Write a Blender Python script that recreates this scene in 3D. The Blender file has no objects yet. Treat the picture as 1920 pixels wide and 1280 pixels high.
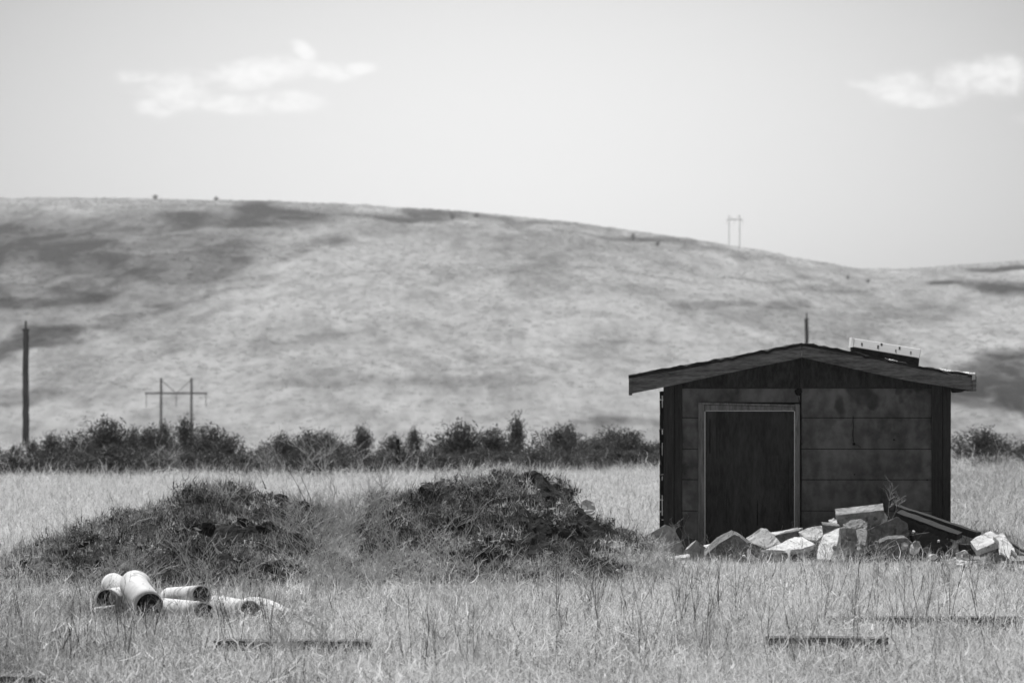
import bpy, bmesh, math, random
import numpy as np
from mathutils import Vector, Matrix, noise, Euler
SC = bpy.context.scene
COL = SC.collection
R = math.radians
rnd = random.Random(7)
rng = np.random.default_rng(11)

# ------------------------------------------------------------------ camera
F, HY, EYE = 8000.0, 726.0, 1.6          # focal length and horizon row in photo pixels, eye height in metres
cd = bpy.data.cameras.new('camera'); cam = bpy.data.objects.new('camera', cd); COL.objects.link(cam)
cam.location = (0, 0, EYE); cam.rotation_euler = (R(90), 0, 0)
cd.sensor_width = 36; cd.lens = 36 * F / 1920; cd.shift_y = (HY - 640) / 1920
cd.clip_start = 0.5; cd.clip_end = 20000
cd.dof.use_dof = True; cd.dof.focus_distance = 32.0; cd.dof.aperture_fstop = 6.3
SC.camera = cam
# ------------------------------------------------------------------ sky, sun, exposure
SUN_EL, SUN_AZ = 58.0, -20.0              # azimuth measured from straight ahead, negative = to the left
SC.view_settings.view_transform = 'Standard'; SC.view_settings.look = 'None'
SC.view_settings.exposure = 0.32; SC.view_settings.gamma = 1.0
w = bpy.data.worlds.new('World'); SC.world = w; w.use_nodes = True
nt = w.node_tree; N = nt.nodes; L = nt.links
for n in list(N): N.remove(n)
def nn(tree, t, **k):
    n = tree.nodes.new(t)
    for a, b in k.items(): setattr(n, a, b)
    return n
def mth(tree, op, a, b=None, c=None, clamp=False):
    n = tree.nodes.new('ShaderNodeMath'); n.operation = op; n.use_clamp = clamp
    for i, v in enumerate((a, b, c)):
        if v is None: continue
        if isinstance(v, (int, float)): n.inputs[i].default_value = v
        else: tree.links.new(v, n.inputs[i])
    return n.outputs[0]
sky = nn(nt, 'ShaderNodeTexSky', sky_type='NISHITA', sun_disc=False)
sky.sun_elevation = R(SUN_EL); sky.sun_rotation = R(SUN_AZ)
sky.altitude = 200; sky.air_density = 1.0; sky.dust_density = 1.6; sky.ozone_density = 1.0
bw = nn(nt, 'ShaderNodeRGBToBW'); L.new(sky.outputs[0], bw.inputs[0])
geo = nn(nt, 'ShaderNodeTexCoord')
sep = nn(nt, 'ShaderNodeSeparateXYZ'); L.new(geo.outputs['Generated'], sep.inputs[0])
yy = mth(nt, 'MAXIMUM', sep.outputs[1], 0.02)
uu = mth(nt, 'DIVIDE', sep.outputs[0], yy); vv = mth(nt, 'DIVIDE', sep.outputs[2], yy)
def smooth(tree, v, a, b):
    n = nn(tree, 'ShaderNodeMapRange', interpolation_type='SMOOTHSTEP'); tree.links.new(v, n.inputs[0])
    n.inputs[1].default_value = a; n.inputs[2].default_value = b; return n.outputs[0]
# wisps of cloud: warped soft patches, by sky direction
com = nn(nt, 'ShaderNodeCombineXYZ'); L.new(uu, com.inputs[0]); L.new(vv, com.inputs[2])
def nz(tree, vec, scale, detail=5, rough=0.55, dist=0.0, sc=None):
    if sc:
        m = nn(tree, 'ShaderNodeMapping'); m.inputs['Scale'].default_value = sc; tree.links.new(vec, m.inputs[0]); vec = m.outputs[0]
    n = nn(tree, 'ShaderNodeTexNoise'); n.inputs['Scale'].default_value = scale; n.inputs['Detail'].default_value = detail
    n.inputs['Roughness'].default_value = rough; n.inputs['Distortion'].default_value = dist
    tree.links.new(vec, n.inputs['Vector']); return n.outputs['Fac']
cn1 = nz(nt, com.outputs[0], 95, 4, 0.5, 0.3, (1, 1, 1.7)); cn2 = nz(nt, com.outputs[0], 260, 5, 0.5, 0.4, (1, 1, 1.6))
def blob(px, py, rx, ry, tilt=0.0, amp=1.0):
    du = mth(nt, 'SUBTRACT', uu, (px - 960) / F); dv = mth(nt, 'SUBTRACT', vv, (HY - py) / F)
    dv = mth(nt, 'SUBTRACT', dv, mth(nt, 'MULTIPLY', du, tilt))
    a = mth(nt, 'MULTIPLY', du, F / rx); b = mth(nt, 'MULTIPLY', dv, F / ry)
    d = mth(nt, 'SQRT', mth(nt, 'ADD', mth(nt, 'MULTIPLY', a, a), mth(nt, 'MULTIPLY', b, b)))
    return mth(nt, 'MULTIPLY', smooth(nt, d, 1.0, 0.15), amp)
tot = None
for b in [(470, 140, 190, 48, .10, 1.0), (340, 172, 130, 60, .0, .8), (300, 200, 80, 40, 0, .7), (260, 145, 80, 26, 0, .6),
          (572, 97, 46, 30, -.5, .85), (610, 132, 90, 34, -.2, .85), (672, 130, 60, 22, .05, .85), (540, 190, 130, 38, 0, .75), (430, 195, 130, 34, -.1, .8),
          (1620, 160, 70, 20, -.15, .8), (1700, 165, 130, 50, .1, .9), (1785, 155, 80, 66, .2, 1.0), (1870, 145, 120, 60, .05, 1.15), (1745, 180, 120, 36, .1, 1.0), (1910, 222, 50, 22, 0, .5)]:
    o = blob(*b); tot = o if tot is None else mth(nt, 'MAXIMUM', tot, o)
cl = mth(nt, 'ADD', tot, mth(nt, 'MULTIPLY', mth(nt, 'SUBTRACT', cn1, .5), 2.4))
cl = mth(nt, 'ADD', cl, mth(nt, 'MULTIPLY', mth(nt, 'SUBTRACT', cn2, .5), 1.3))
cl = mth(nt, 'MULTIPLY', mth(nt, 'MULTIPLY', smooth(nt, cl, -0.1, 1.5), .9), smooth(nt, tot, 0.0, 0.7))
# lens vignette painted into the sky: paler round the view centre
dv_ = mth(nt, 'MULTIPLY', mth(nt, 'SUBTRACT', vv, 0.034), 1.5); du_ = mth(nt, 'SUBTRACT', uu, 0.004)
gl = mth(nt, 'DIVIDE', mth(nt, 'SQRT', mth(nt, 'ADD', mth(nt, 'MULTIPLY', du_, du_), mth(nt, 'MULTIPLY', dv_, dv_))), 0.158)
vignette = mth(nt, 'SUBTRACT', 1.0, mth(nt, 'POWER', gl, 1.7), None, True)
SKY_K = 1.0
base = mth(nt, 'MULTIPLY', bw.outputs[0], mth(nt, 'ADD', mth(nt, 'MULTIPLY', vignette, .60), .61 * SKY_K))
tgt = mth(nt, 'MULTIPLY', bw.outputs[0], 1.30)
sk = nn(nt, 'ShaderNodeMix', data_type='FLOAT'); L.new(cl, sk.inputs['Factor']); L.new(base, sk.inputs['A']); L.new(tgt, sk.inputs['B'])
bg = nn(nt, 'ShaderNodeBackground'); L.new(sk.outputs[0], bg.inputs[0]); bg.inputs[1].default_value = 0.10
wo = nn(nt, 'ShaderNodeOutputWorld'); L.new(bg.outputs[0], wo.inputs[0])
sd = bpy.data.lights.new('sun', 'SUN'); sd.energy = 4.2; sd.angle = R(0.5); sd.color = (1, 1, 1)
sun = bpy.data.objects.new('sun', sd); COL.objects.link(sun)
sdir = Vector((math.sin(R(SUN_AZ)) * math.cos(R(SUN_EL)), math.cos(R(SUN_AZ)) * math.cos(R(SUN_EL)), math.sin(R(SUN_EL))))
sun.rotation_euler = sdir.to_track_quat('Z', 'Y').to_euler(); sun.location = (0, 0, 100)

# ------------------------------------------------------------------ helpers
def P(px, py, Y): return Vector(((px - 960) / F * Y, Y, EYE + (HY - py) / F * Y))
def GY(py): return EYE * F / (py - HY)
def tag(o, label=None, cat=None, group=None, kind=None):
    if label: o['label'] = label
    if cat: o['category'] = cat
    if group: o['group'] = group
    if kind: o['kind'] = kind
    return o
def empty(name, loc, rz=0):
    o = bpy.data.objects.new(name, None); o.empty_display_size = .2; COL.objects.link(o); o.location = loc; o.rotation_euler = (0, 0, rz); return o
def link(name, me, mat, parent=None):
    o = bpy.data.objects.new(name, me); COL.objects.link(o)
    for m in (mat if isinstance(mat, (list, tuple)) else [mat]): me.materials.append(m)
    if parent: o.parent = parent
    return o
class MB:
    def __init__(s): s.v = []; s.f = []; s.c = []; s.mi = []; s.tone = 1.0; s.m = 0
    def add(s, vs, fs, tone=None):
        k = len(s.v); s.v += [tuple(p) for p in vs]; s.c += [s.tone if tone is None else tone] * len(vs)
        s.f += [tuple(k + i for i in f) for f in fs]; s.mi += [s.m] * len(fs)
    def box(s, x0, x1, y0, y1, z0, z1):
        vs = [(x, y, z) for z in (z0, z1) for y in (y0, y1) for x in (x0, x1)]
        s.add(vs, [(0, 2, 3, 1), (4, 5, 7, 6), (0, 1, 5, 4), (2, 6, 7, 3), (0, 4, 6, 2), (1, 3, 7, 5)])
    def ribbon(s, pts, wid, ang, tone=None):
        n = len(pts); vs = []; ax = Vector((math.cos(ang), math.sin(ang), 0))
        for i, p in enumerate(pts):
            w_ = wid * (1 - .8 * i / (n - 1)) * .5
            vs += [p - ax * w_, p + ax * w_]
        s.add(vs, [(2 * i, 2 * i + 1, 2 * i + 3, 2 * i + 2) for i in range(n - 1)], tone)
    def tube(s, pts, r0, r1=None, k=3, tone=None, caps=False):
        r1 = r0 if r1 is None else r1; n = len(pts); vs = []
        for i, p in enumerate(pts):
            d = (pts[min(i + 1, n - 1)] - pts[max(i - 1, 0)]).normalized()
            a = d.orthogonal().normalized() if abs(d.z) > .9 else d.cross(Vector((0, 0, 1))).normalized()
            b = d.cross(a); r = r0 + (r1 - r0) * i / (n - 1)
            vs += [p + (a * math.cos(t) + b * math.sin(t)) * r for t in [2 * math.pi * j / k for j in range(k)]]
        fs = [(i * k + j, i * k + (j + 1) % k, (i + 1) * k + (j + 1) % k, (i + 1) * k + j) for i in range(n - 1) for j in range(k)]
        if caps: fs += [tuple(range(k))[::-1], tuple((n - 1) * k + j for j in range(k))]
        s.add(vs, fs, tone)
    def mesh(s, name):
        me = bpy.data.meshes.new(name); me.from_pydata(s.v, [], s.f)
        at = me.attributes.new('tone', 'FLOAT', 'POINT'); at.data.foreach_set('value', s.c)
        if any(s.mi): me.polygons.foreach_set('material_index', s.mi)
        me.update(); return me
    def build(s, name, mat, parent=None, bevel=0, smooth_=False):
        me = s.mesh(name)
        if bevel:
            b = bmesh.new(); b.from_mesh(me); bmesh.ops.bevel(b, geom=b.edges[:], offset=bevel, segments=1, affect='EDGES'); b.to_mesh(me); b.free()
        if smooth_: me.polygons.foreach_set('use_smooth', [True] * len(me.polygons))
        return link(name, me, mat, parent)

# ------------------------------------------------------------------ materials (neutral greys: the photograph is black and white)
def mat(name, lo, hi, scale=8, detail=6, rough=.85, stretch=None, bump=0.3, bscale=None, contrast=(.3, .7), fine=None, coords='Object', translucent=0, vtone=False, spots=None, bdist=.01):
    m = bpy.data.materials.new(name); m.use_nodes = True; t = m.node_tree
    for n in list(t.nodes): t.nodes.remove(n)
    out = nn(t, 'ShaderNodeOutputMaterial'); tc = nn(t, 'ShaderNodeTexCoord'); vec = tc.outputs[coords]
    f = nz(t, vec, scale, detail, .6, .2, stretch); f = smooth(t, f, *contrast)
    if fine:
        g = nz(t, vec, fine, 4, .6, 0, stretch); f = mth(t, 'ADD', mth(t, 'MULTIPLY', f, .6), mth(t, 'MULTIPLY', smooth(t, g, .3, .7), .4))
    v = mth(t, 'ADD', mth(t, 'MULTIPLY', f, hi - lo), lo)
    if spots:
        g = nz(t, vec, spots[0], 3, .5, .6, stretch); v = mth(t, 'MULTIPLY', v, mth(t, 'SUBTRACT', 1.0, mth(t, 'MULTIPLY', smooth(t, g, spots[1], spots[1] + .06), spots[2])))
    if vtone:
        a = nn(t, 'ShaderNodeAttribute', attribute_name='tone'); v = mth(t, 'MULTIPLY', v, a.outputs['Fac'])
    cc = nn(t, 'ShaderNodeCombineColor')
    for i in range(3): t.links.new(v, cc.inputs[i])
    b = nn(t, 'ShaderNodeBsdfPrincipled'); b.inputs['Roughness'].default_value = rough; b.inputs['Specular IOR Level'].default_value = .25
    t.links.new(cc.outputs[0], b.inputs['Base Color'])
    if bump:
        bn = nn(t, 'ShaderNodeBump'); bn.inputs['Strength'].default_value = bump; bn.inputs['Distance'].default_value = bdist
        h = nz(t, vec, bscale or scale * 4, 6, .65, .1, stretch); t.links.new(h, bn.inputs['Height']); t.links.new(bn.outputs[0], b.inputs['Normal'])
    sh = b.outputs[0]
    if translucent:
        tr = nn(t, 'ShaderNodeBsdfTranslucent'); t.links.new(cc.outputs[0], tr.inputs[0]); mx = nn(t, 'ShaderNodeMixShader'); mx.inputs[0].default_value = translucent
        t.links.new(sh, mx.inputs[1]); t.links.new(tr.outputs[0], mx.inputs[2]); sh = mx.outputs[0]
    t.links.new(sh, out.inputs[0]); return m
def grassmat(name, k, tr=.35):
    m = bpy.data.materials.new(name); m.use_nodes = True; t = m.node_tree
    for n in list(t.nodes): t.nodes.remove(n)
    out = nn(t, 'ShaderNodeOutputMaterial')
    a = nn(t, 'ShaderNodeAttribute', attribute_name='tone'); b = nn(t, 'ShaderNodeAttribute', attribute_name='itone', attribute_type='INSTANCER')
    v = mth(t, 'MULTIPLY', mth(t, 'MULTIPLY', a.outputs['Fac'], b.outputs['Fac']), k); v = mth(t, 'MINIMUM', v, .82)
    cc = nn(t, 'ShaderNodeCombineColor')
    for i in range(3): t.links.new(v, cc.inputs[i])
    d = nn(t, 'ShaderNodeBsdfDiffuse'); q = nn(t, 'ShaderNodeBsdfTranslucent'); mx = nn(t, 'ShaderNodeMixShader'); mx.inputs[0].default_value = tr
    t.links.new(cc.outputs[0], d.inputs[0]); t.links.new(cc.outputs[0], q.inputs[0]); t.links.new(d.outputs[0], mx.inputs[1]); t.links.new(q.outputs[0], mx.inputs[2])
    t.links.new(mx.outputs[0], out.inputs[0]); return m
M_grass = grassmat('dry_grass', .92, .45); M_hillg = grassmat('hill_tussock', .55, .3); M_weed = grassmat('mound_weeds', .44, .3)
M_field = mat('straw_litter', .08, .34, 6, 8, .95, None, .5, 60, fine=45)
M_soil = mat('dark_soil', .008, .036, 5, 8, .95, None, .8, 26, fine=22, bdist=.03)
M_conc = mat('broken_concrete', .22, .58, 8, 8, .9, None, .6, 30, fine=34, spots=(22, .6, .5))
M_concd = mat('shaded_concrete', .09, .30, 8, 8, .9, None, .6, 30, fine=34, spots=(18, .6, .5))  # darker copy for faces turned from the sun, shade put into the colour
M_conct = mat('sunlit_concrete', .56, .90, 9, 8, .9, None, .6, 30, fine=34, spots=(24, .6, .45))  # lighter copy for sunlit tops, sunlight put into the colour
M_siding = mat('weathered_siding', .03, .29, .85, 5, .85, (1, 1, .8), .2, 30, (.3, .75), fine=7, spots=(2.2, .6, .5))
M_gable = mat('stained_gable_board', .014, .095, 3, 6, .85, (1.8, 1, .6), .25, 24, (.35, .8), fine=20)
M_door = mat('weathered_door', .018, .085, 2.5, 6, .8, (2.2, 1, .5), .3, 30, (.3, .75), fine=20, spots=(3, .6, .4))
M_post = mat('dark_timber', .02, .065, 4, 6, .85, (9, 9, .6), .4, 18, fine=30)
M_frame = mat('worn_frame_timber', .10, .32, 4, 6, .8, (6, 6, .5), .3, 20, fine=26, spots=(4, .64, .4))
M_fascia = mat('weathered_fascia', .03, .32, 3, 7, .8, (.6, 6, 6), .35, 16, fine=26, spots=(3, .6, .45))
M_felt = mat('tar_roofing', .015, .035, 9, 6, .9, None, .6, 30)
M_foil = mat('torn_metal_edge', .55, .75, 12, 5, .45, None, .6, 20)
M_black = mat('black_gap', .005, .009, 5, 2, .95, None, 0)
M_paint = mat('white_painted_metal', .80, .86, 6, 4, .5, None, .1, 30, spots=(9, .7, .3))
M_rust = mat('rusty_dark_metal', .03, .07, 12, 6, .8, None, .3, 40)
M_pipe = mat('white_pipe', .50, .74, 4, 6, .7, None, .05, 30, fine=22, spots=(9, .62, .4))
M_pipein = mat('shaded_pipe_bore', .03, .07, 8, 5, .9, None, .3, 30)  # inside of the pipes darkened in colour to stand for shade
M_plank = mat('old_plank', .06, .13, 4, 6, .85, (.5, 6, 6), .4, 20, fine=26)
M_beam = mat('charred_beam', .02, .05, 4, 6, .85, (.5, 6, 6), .5, 18, fine=22)
M_bush = mat('shrub_leaves', .05, .13, 3, 3, .8, None, 0, vtone=True, translucent=.25)
M_stem = mat('shrub_stems', .05, .09, 6, 3, .85, None, 0, vtone=True)
M_pole = mat('pole_timber', .03, .07, 3, 4, .9, (1, 1, .3), .2, 20)
M_steel = mat('tower_timber', .05, .09, 3, 3, .8, None, 0)
M_far = mat('haze_paled_tower', .34, .40, 3, 3, .8, None, 0)  # far pylon lightened in colour to fade it as haze would
M_twigd = mat('dark_twigs', .05, .11, 8, 3, .85, None, 0, vtone=True)
M_twigp = mat('pale_twigs', .50, .72, 8, 3, .8, None, 0, vtone=True, translucent=.2)
M_leaf = mat('curled_leaves', .12, .45, 14, 3, .7, None, 0, translucent=.2)

# ------------------------------------------------------------------ terrain
RIDGE = [(-9000, 300), (-3000, 350), (-800, 380), (0, 371), (150, 371), (290, 373), (400, 375), (600, 380), (800, 391), (900, 399), (1000, 408), (1100, 421), (1200, 435), (1300, 449), (1400, 465),
         (1500, 484), (1560, 496), (1605, 505), (1640, 506), (1700, 503), (1800, 497), (1920, 489), (2300, 460), (3500, 430), (9000, 380)]
def ridge_z(u):
    px = u * F + 960
    return EYE + (HY - np.interp(px, [a for a, b in RIDGE], [b for a, b in RIDGE])) / F * 1500
def sst(x, a, b):
    t = np.clip((x - a) / (b - a), 0, 1); return t * t * (3 - 2 * t)
def vnoise(x, y, s):
    return noise.noise(Vector((x / s, y / s, 3.7)))
def terrain(x, y):
    r = math.hypot(x, y); c = max(math.cos(math.atan2(x, y)), .0)
    u = x / max(y, r * .35)
    zr = float(ridge_z(u)) * (.35 + .65 * max(c, 0)) if c > 0 else 12
    z = -13.0 * float(sst(r, 102, 480))
    if r > 640:
        s = min((r - 640) / 860, 1); g = s * (1.12 - .12 * s * s) if s < 1 else 1
        g = g * float(sst(s, -.05, .10)); z = -13 + (zr + 13) * g
        z += (vnoise(x, y, 5) * .3 + vnoise(x, y, 14) * .5) * float(sst(s, .1, .5)); amp = float(sst(s, .02, .25)) * float(sst(1 - s, .0, .25))
        z += amp * (vnoise(x, y * .6, 130) * 4.5 + vnoise(x + 50, y * .6, 45) * 1.6)
    if r > 1500: z = zr - (r - 1500) * .055
    if r < 100: z += vnoise(x, y, 6) * .05 * float(sst(r, 3, 20))
    return z
def ring(name, radii, mt, fac=None):
    angs = sorted(set([round(a, 4) for a in np.concatenate([np.arange(-180, -40, 5), np.arange(-40, -9, 1.0), np.arange(-9, 9, .06), np.arange(9, 40, 1.0), np.arange(40, 180, 5)])]))
    n = len(angs); vs = []; fs = []
    for r in radii:
        for a in angs:
            x, y = r * math.sin(R(a)), r * math.cos(R(a)); vs.append((x, y, terrain(x, y)))
    for i in range(len(radii) - 1):
        for j in range(n):
            k = (j + 1) % n; fs.append((i * n + j, i * n + k, (i + 1) * n + k, (i + 1) * n + j))
    if radii[0] < 1: fs.append(tuple(range(n))[::-1])
    me = bpy.data.meshes.new(name); me.from_pydata(vs, [], fs)
    if fac:
        at = me.attributes.new('veg_shade', 'FLOAT', 'POINT'); at.data.foreach_set('value', [fac(v) for v in vs])
    me.polygons.foreach_set('use_smooth', [True] * len(fs)); me.update()
    return tag(link(name, me, mt), kind='structure')
ring('ground', [.5, 5, 12, 18] + list(np.arange(21, 50, .5)) + list(np.arange(50, 104, 2)) + [104], M_field)
# darker scrub and painted slope shade on the hillside (px, py, rx, ry, tilt, amount), pinned to the terrain
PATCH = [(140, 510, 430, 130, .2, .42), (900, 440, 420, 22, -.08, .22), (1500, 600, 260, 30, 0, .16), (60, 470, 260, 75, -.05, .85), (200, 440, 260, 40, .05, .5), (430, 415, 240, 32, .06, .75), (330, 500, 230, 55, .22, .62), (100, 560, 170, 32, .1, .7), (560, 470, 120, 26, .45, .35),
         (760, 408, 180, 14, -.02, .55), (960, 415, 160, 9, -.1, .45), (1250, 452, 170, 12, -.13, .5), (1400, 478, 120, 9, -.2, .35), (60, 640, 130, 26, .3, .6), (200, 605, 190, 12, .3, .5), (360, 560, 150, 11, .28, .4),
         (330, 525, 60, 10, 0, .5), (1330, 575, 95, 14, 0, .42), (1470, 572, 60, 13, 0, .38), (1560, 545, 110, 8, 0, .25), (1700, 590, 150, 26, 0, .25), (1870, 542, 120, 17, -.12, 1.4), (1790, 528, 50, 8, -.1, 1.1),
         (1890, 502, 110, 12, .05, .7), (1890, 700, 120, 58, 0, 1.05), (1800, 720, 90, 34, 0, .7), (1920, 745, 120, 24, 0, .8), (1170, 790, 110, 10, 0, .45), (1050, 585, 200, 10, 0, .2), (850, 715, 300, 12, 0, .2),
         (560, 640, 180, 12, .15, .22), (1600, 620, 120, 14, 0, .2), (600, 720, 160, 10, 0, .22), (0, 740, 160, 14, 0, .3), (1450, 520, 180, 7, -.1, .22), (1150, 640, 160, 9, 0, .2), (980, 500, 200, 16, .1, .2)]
def veg_shade(v):
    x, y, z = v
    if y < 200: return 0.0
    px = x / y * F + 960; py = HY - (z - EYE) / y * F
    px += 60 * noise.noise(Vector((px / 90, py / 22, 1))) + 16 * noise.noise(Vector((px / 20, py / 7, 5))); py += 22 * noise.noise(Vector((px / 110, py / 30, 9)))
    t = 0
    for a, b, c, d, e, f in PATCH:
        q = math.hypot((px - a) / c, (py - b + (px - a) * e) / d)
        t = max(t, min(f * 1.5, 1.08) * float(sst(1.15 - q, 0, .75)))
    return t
def hillmat():
    m = bpy.data.materials.new('hill_grass'); m.use_nodes = True; t = m.node_tree; b = t.nodes['Principled BSDF']
    g = nn(t, 'ShaderNodeNewGeometry'); a = nn(t, 'ShaderNodeAttribute', attribute_name='veg_shade')
    n1 = smooth(t, nz(t, g.outputs['Position'], .02, 5, .6, .5, (1, .2, 1)), .3, .72)
    n2 = smooth(t, nz(t, g.outputs['Position'], .075, 5, .65, .6, (1, .16, 1)), .36, .72)
    n3 = smooth(t, nz(t, g.outputs['Position'], .35, 5, .7, .2, (1, .14, 1)), .3, .7)
    d = mth(t, 'ADD', mth(t, 'MULTIPLY', n1, .11), mth(t, 'MULTIPLY', n2, .14)); d = mth(t, 'ADD', d, mth(t, 'MULTIPLY', n3, .12))
    v = mth(t, 'SUBTRACT', .465, d)
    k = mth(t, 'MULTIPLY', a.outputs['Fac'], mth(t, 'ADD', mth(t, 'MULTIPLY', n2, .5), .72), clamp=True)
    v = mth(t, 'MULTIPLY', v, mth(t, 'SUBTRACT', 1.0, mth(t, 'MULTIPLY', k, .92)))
    cc = nn(t, 'ShaderNodeCombineColor')
    for i in range(3): t.links.new(v, cc.inputs[i])
    t.links.new(cc.outputs[0], b.inputs['Base Color']); b.inputs['Roughness'].default_value = 1; b.inputs['Specular IOR Level'].default_value = 0
    return m
M_hill = hillmat()
ring('hill', [104, 130, 180, 250, 340, 480, 600] + list(np.arange(640, 1520, 6)) + [1560, 1700, 1850], M_hill, veg_shade)

# ------------------------------------------------------------------ scattering stuff (point cloud mesh + instances with their own tone)
PROTO = {}
def proto_collection(name, meshes, mt):
    c = bpy.data.collections.new(name)
    for i, me in enumerate(meshes):
        me.materials.append(mt); o = bpy.data.objects.new(name + '_tuft', me); c.objects.link(o)
    return c
def scatter(name, pts, col, parent=None, **kw):
    """pts: list of (x, y, z, rotx, roty, rotz, scale, tone, index)"""
    a = np.array(pts, dtype=np.float32); me = bpy.data.meshes.new(name); me.vertices.add(len(a)); me.vertices.foreach_set('co', a[:, :3].ravel())
    for nm, ty, v in (('rot', 'FLOAT_VECTOR', a[:, 3:6]), ('scl', 'FLOAT', a[:, 6]), ('itone', 'FLOAT', a[:, 7])):
        at = me.attributes.new(nm, ty, 'POINT'); at.data.foreach_set('vector' if ty == 'FLOAT_VECTOR' else 'value', np.ascontiguousarray(v).ravel())
    at = me.attributes.new('idx', 'INT', 'POINT'); at.data.foreach_set('value', a[:, 8].astype(np.int32))
    o = bpy.data.objects.new(name, me); COL.objects.link(o)
    g = bpy.data.node_groups.new(name + '_scatter', 'GeometryNodeTree')
    g.interface.new_socket('Geometry', in_out='INPUT', socket_type='NodeSocketGeometry'); g.interface.new_socket('Geometry', in_out='OUTPUT', socket_type='NodeSocketGeometry')
    gi = g.nodes.new('NodeGroupInput'); go = g.nodes.new('NodeGroupOutput'); ci = g.nodes.new('GeometryNodeCollectionInfo'); ip = g.nodes.new('GeometryNodeInstanceOnPoints')
    ci.inputs['Collection'].default_value = col; ci.inputs['Separate Children'].default_value = True; ci.inputs['Reset Children'].default_value = True
    def na(nm, dt):
        q = g.nodes.new('GeometryNodeInputNamedAttribute'); q.data_type = dt; q.inputs['Name'].default_value = nm; return q.outputs['Attribute']
    ip.inputs['Pick Instance'].default_value = True
    g.links.new(gi.outputs[0], ip.inputs['Points']); g.links.new(ci.outputs[0], ip.inputs['Instance'])
    g.links.new(na('idx', 'INT'), ip.inputs['Instance Index']); g.links.new(na('scl', 'FLOAT'), ip.inputs['Scale'])
    er = g.nodes.new('FunctionNodeEulerToRotation'); g.links.new(na('rot', 'FLOAT_VECTOR'), er.inputs[0]); g.links.new(er.outputs[0], ip.inputs['Rotation'])
    g.links.new(ip.outputs[0], go.inputs[0])
    md = o.modifiers.new('scatter', 'NODES'); md.node_group = g
    if parent: o.parent = parent
    tag(o, kind='stuff', **kw); return o
def blade(m, x, y, ln, w_, lean, az, curl, tone, seg=4, z=0):
    p = Vector((x, y, z)); pts = [p.copy()]; a = lean
    for i in range(seg):
        st = ln / seg; p = p + Vector((math.cos(az) * math.sin(a), math.sin(az) * math.sin(a), math.cos(a))) * st; pts.append(p.copy()); a += curl / seg; az += rnd.uniform(-.25, .25)
    m.ribbon(pts, w_, rnd.uniform(0, 3.14), tone)
    return pts
def tuft(n, R_, l0, l1, w0, w1, lean=.9, curl=1.4, tl=(.35, 1.1), branchy=0):
    m = MB()
    for _ in range(n):
        r = R_ * math.sqrt(rnd.random()); t = rnd.uniform(0, 6.28); tn = rnd.uniform(*tl)
        if rnd.random() < .06: tn = 1.4
        pts = blade(m, r * math.cos(t), r * math.sin(t), rnd.uniform(l0, l1), rnd.uniform(w0, w1), rnd.uniform(0, lean), rnd.uniform(0, 6.28), rnd.uniform(-.3, curl), tn, rnd.choice((3, 4, 5)))
        if rnd.random() < branchy:
            for q in range(rnd.randint(2, 4)):
                b = rnd.choice(pts[1:]); blade(m, b.x, b.y, rnd.uniform(.05, .14), w0, rnd.uniform(.3, 1.3), rnd.uniform(0, 6.28), rnd.uniform(-1.5, 1.5), tn, 3, b.z)
    return m
def tangle(n, R_, l0, l1, w0, w1, zt, tl, up=.22):
    m = MB()
    for _ in range(n):
        r = R_ * math.sqrt(rnd.random()); t = rnd.uniform(0, 6.28); tn = rnd.uniform(*tl); z = zt * rnd.random() ** 1.6 if rnd.random() > up else 0
        w_ = rnd.uniform(w0, w1) * (1.7 if rnd.random() < .12 else 1); tn = tn * 1.25 if rnd.random() < .12 else tn
        ln = rnd.uniform(l0, l1); p = Vector((r * math.cos(t), r * math.sin(t), z)); a = rnd.uniform(.5, 1.55) if z == 0 else rnd.uniform(1.0, 2.2); az = rnd.uniform(0, 6.28); pts_ = [p.copy()]; seg = 6; cu = rnd.gauss(.6, 1.8)
        for q in range(seg):
            p = p + Vector((math.cos(az) * math.sin(a), math.sin(az) * math.sin(a), math.cos(a))) * ln / seg; p.z = max(p.z, .0); pts_.append(p.copy()); a += cu / seg + rnd.gauss(0, .42); az += rnd.gauss(0, .9)
        m.ribbon(pts_, w_, rnd.uniform(0, 3.14), tn)
        if rnd.random() < .35:
            for k in range(rnd.randint(1, 4)):
                b = rnd.choice(pts_[1:]); blade(m, b.x, b.y, rnd.uniform(.03, .09), w0, rnd.uniform(.2, 1.6), rnd.uniform(0, 6.28), rnd.uniform(-1.5, 1.5), tn, 3, b.z)
    return m
gr = [tangle(76, .22, .07, .24, .003, .0068, .10, (.12, 1.2)).mesh('tuft') for _ in range(6)]
gr += [tangle(26, .26, .12, .32, .0045, .0085, .12, (.55, 1.45)).mesh('tangle') for _ in range(4)]
gr += [tuft(12, .2, .14, .30, .002, .004, .6, .8, (.2, 1.0), .6).mesh('wisp') for _ in range(2)]
C_GRASS = proto_collection('grass_tufts', gr, M_grass)
wd = [tangle(64, .15, .03, .12, .005, .012, .06, (.05, 1.7)).mesh('weed') for _ in range(5)]
wd += [tangle(30, .16, .07, .18, .002, .004, .06, (.6, 2.0), .7).mesh('weedlong') for _ in range(3)]
C_WEED = proto_collection('weed_tufts', wd, M_weed)

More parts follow.
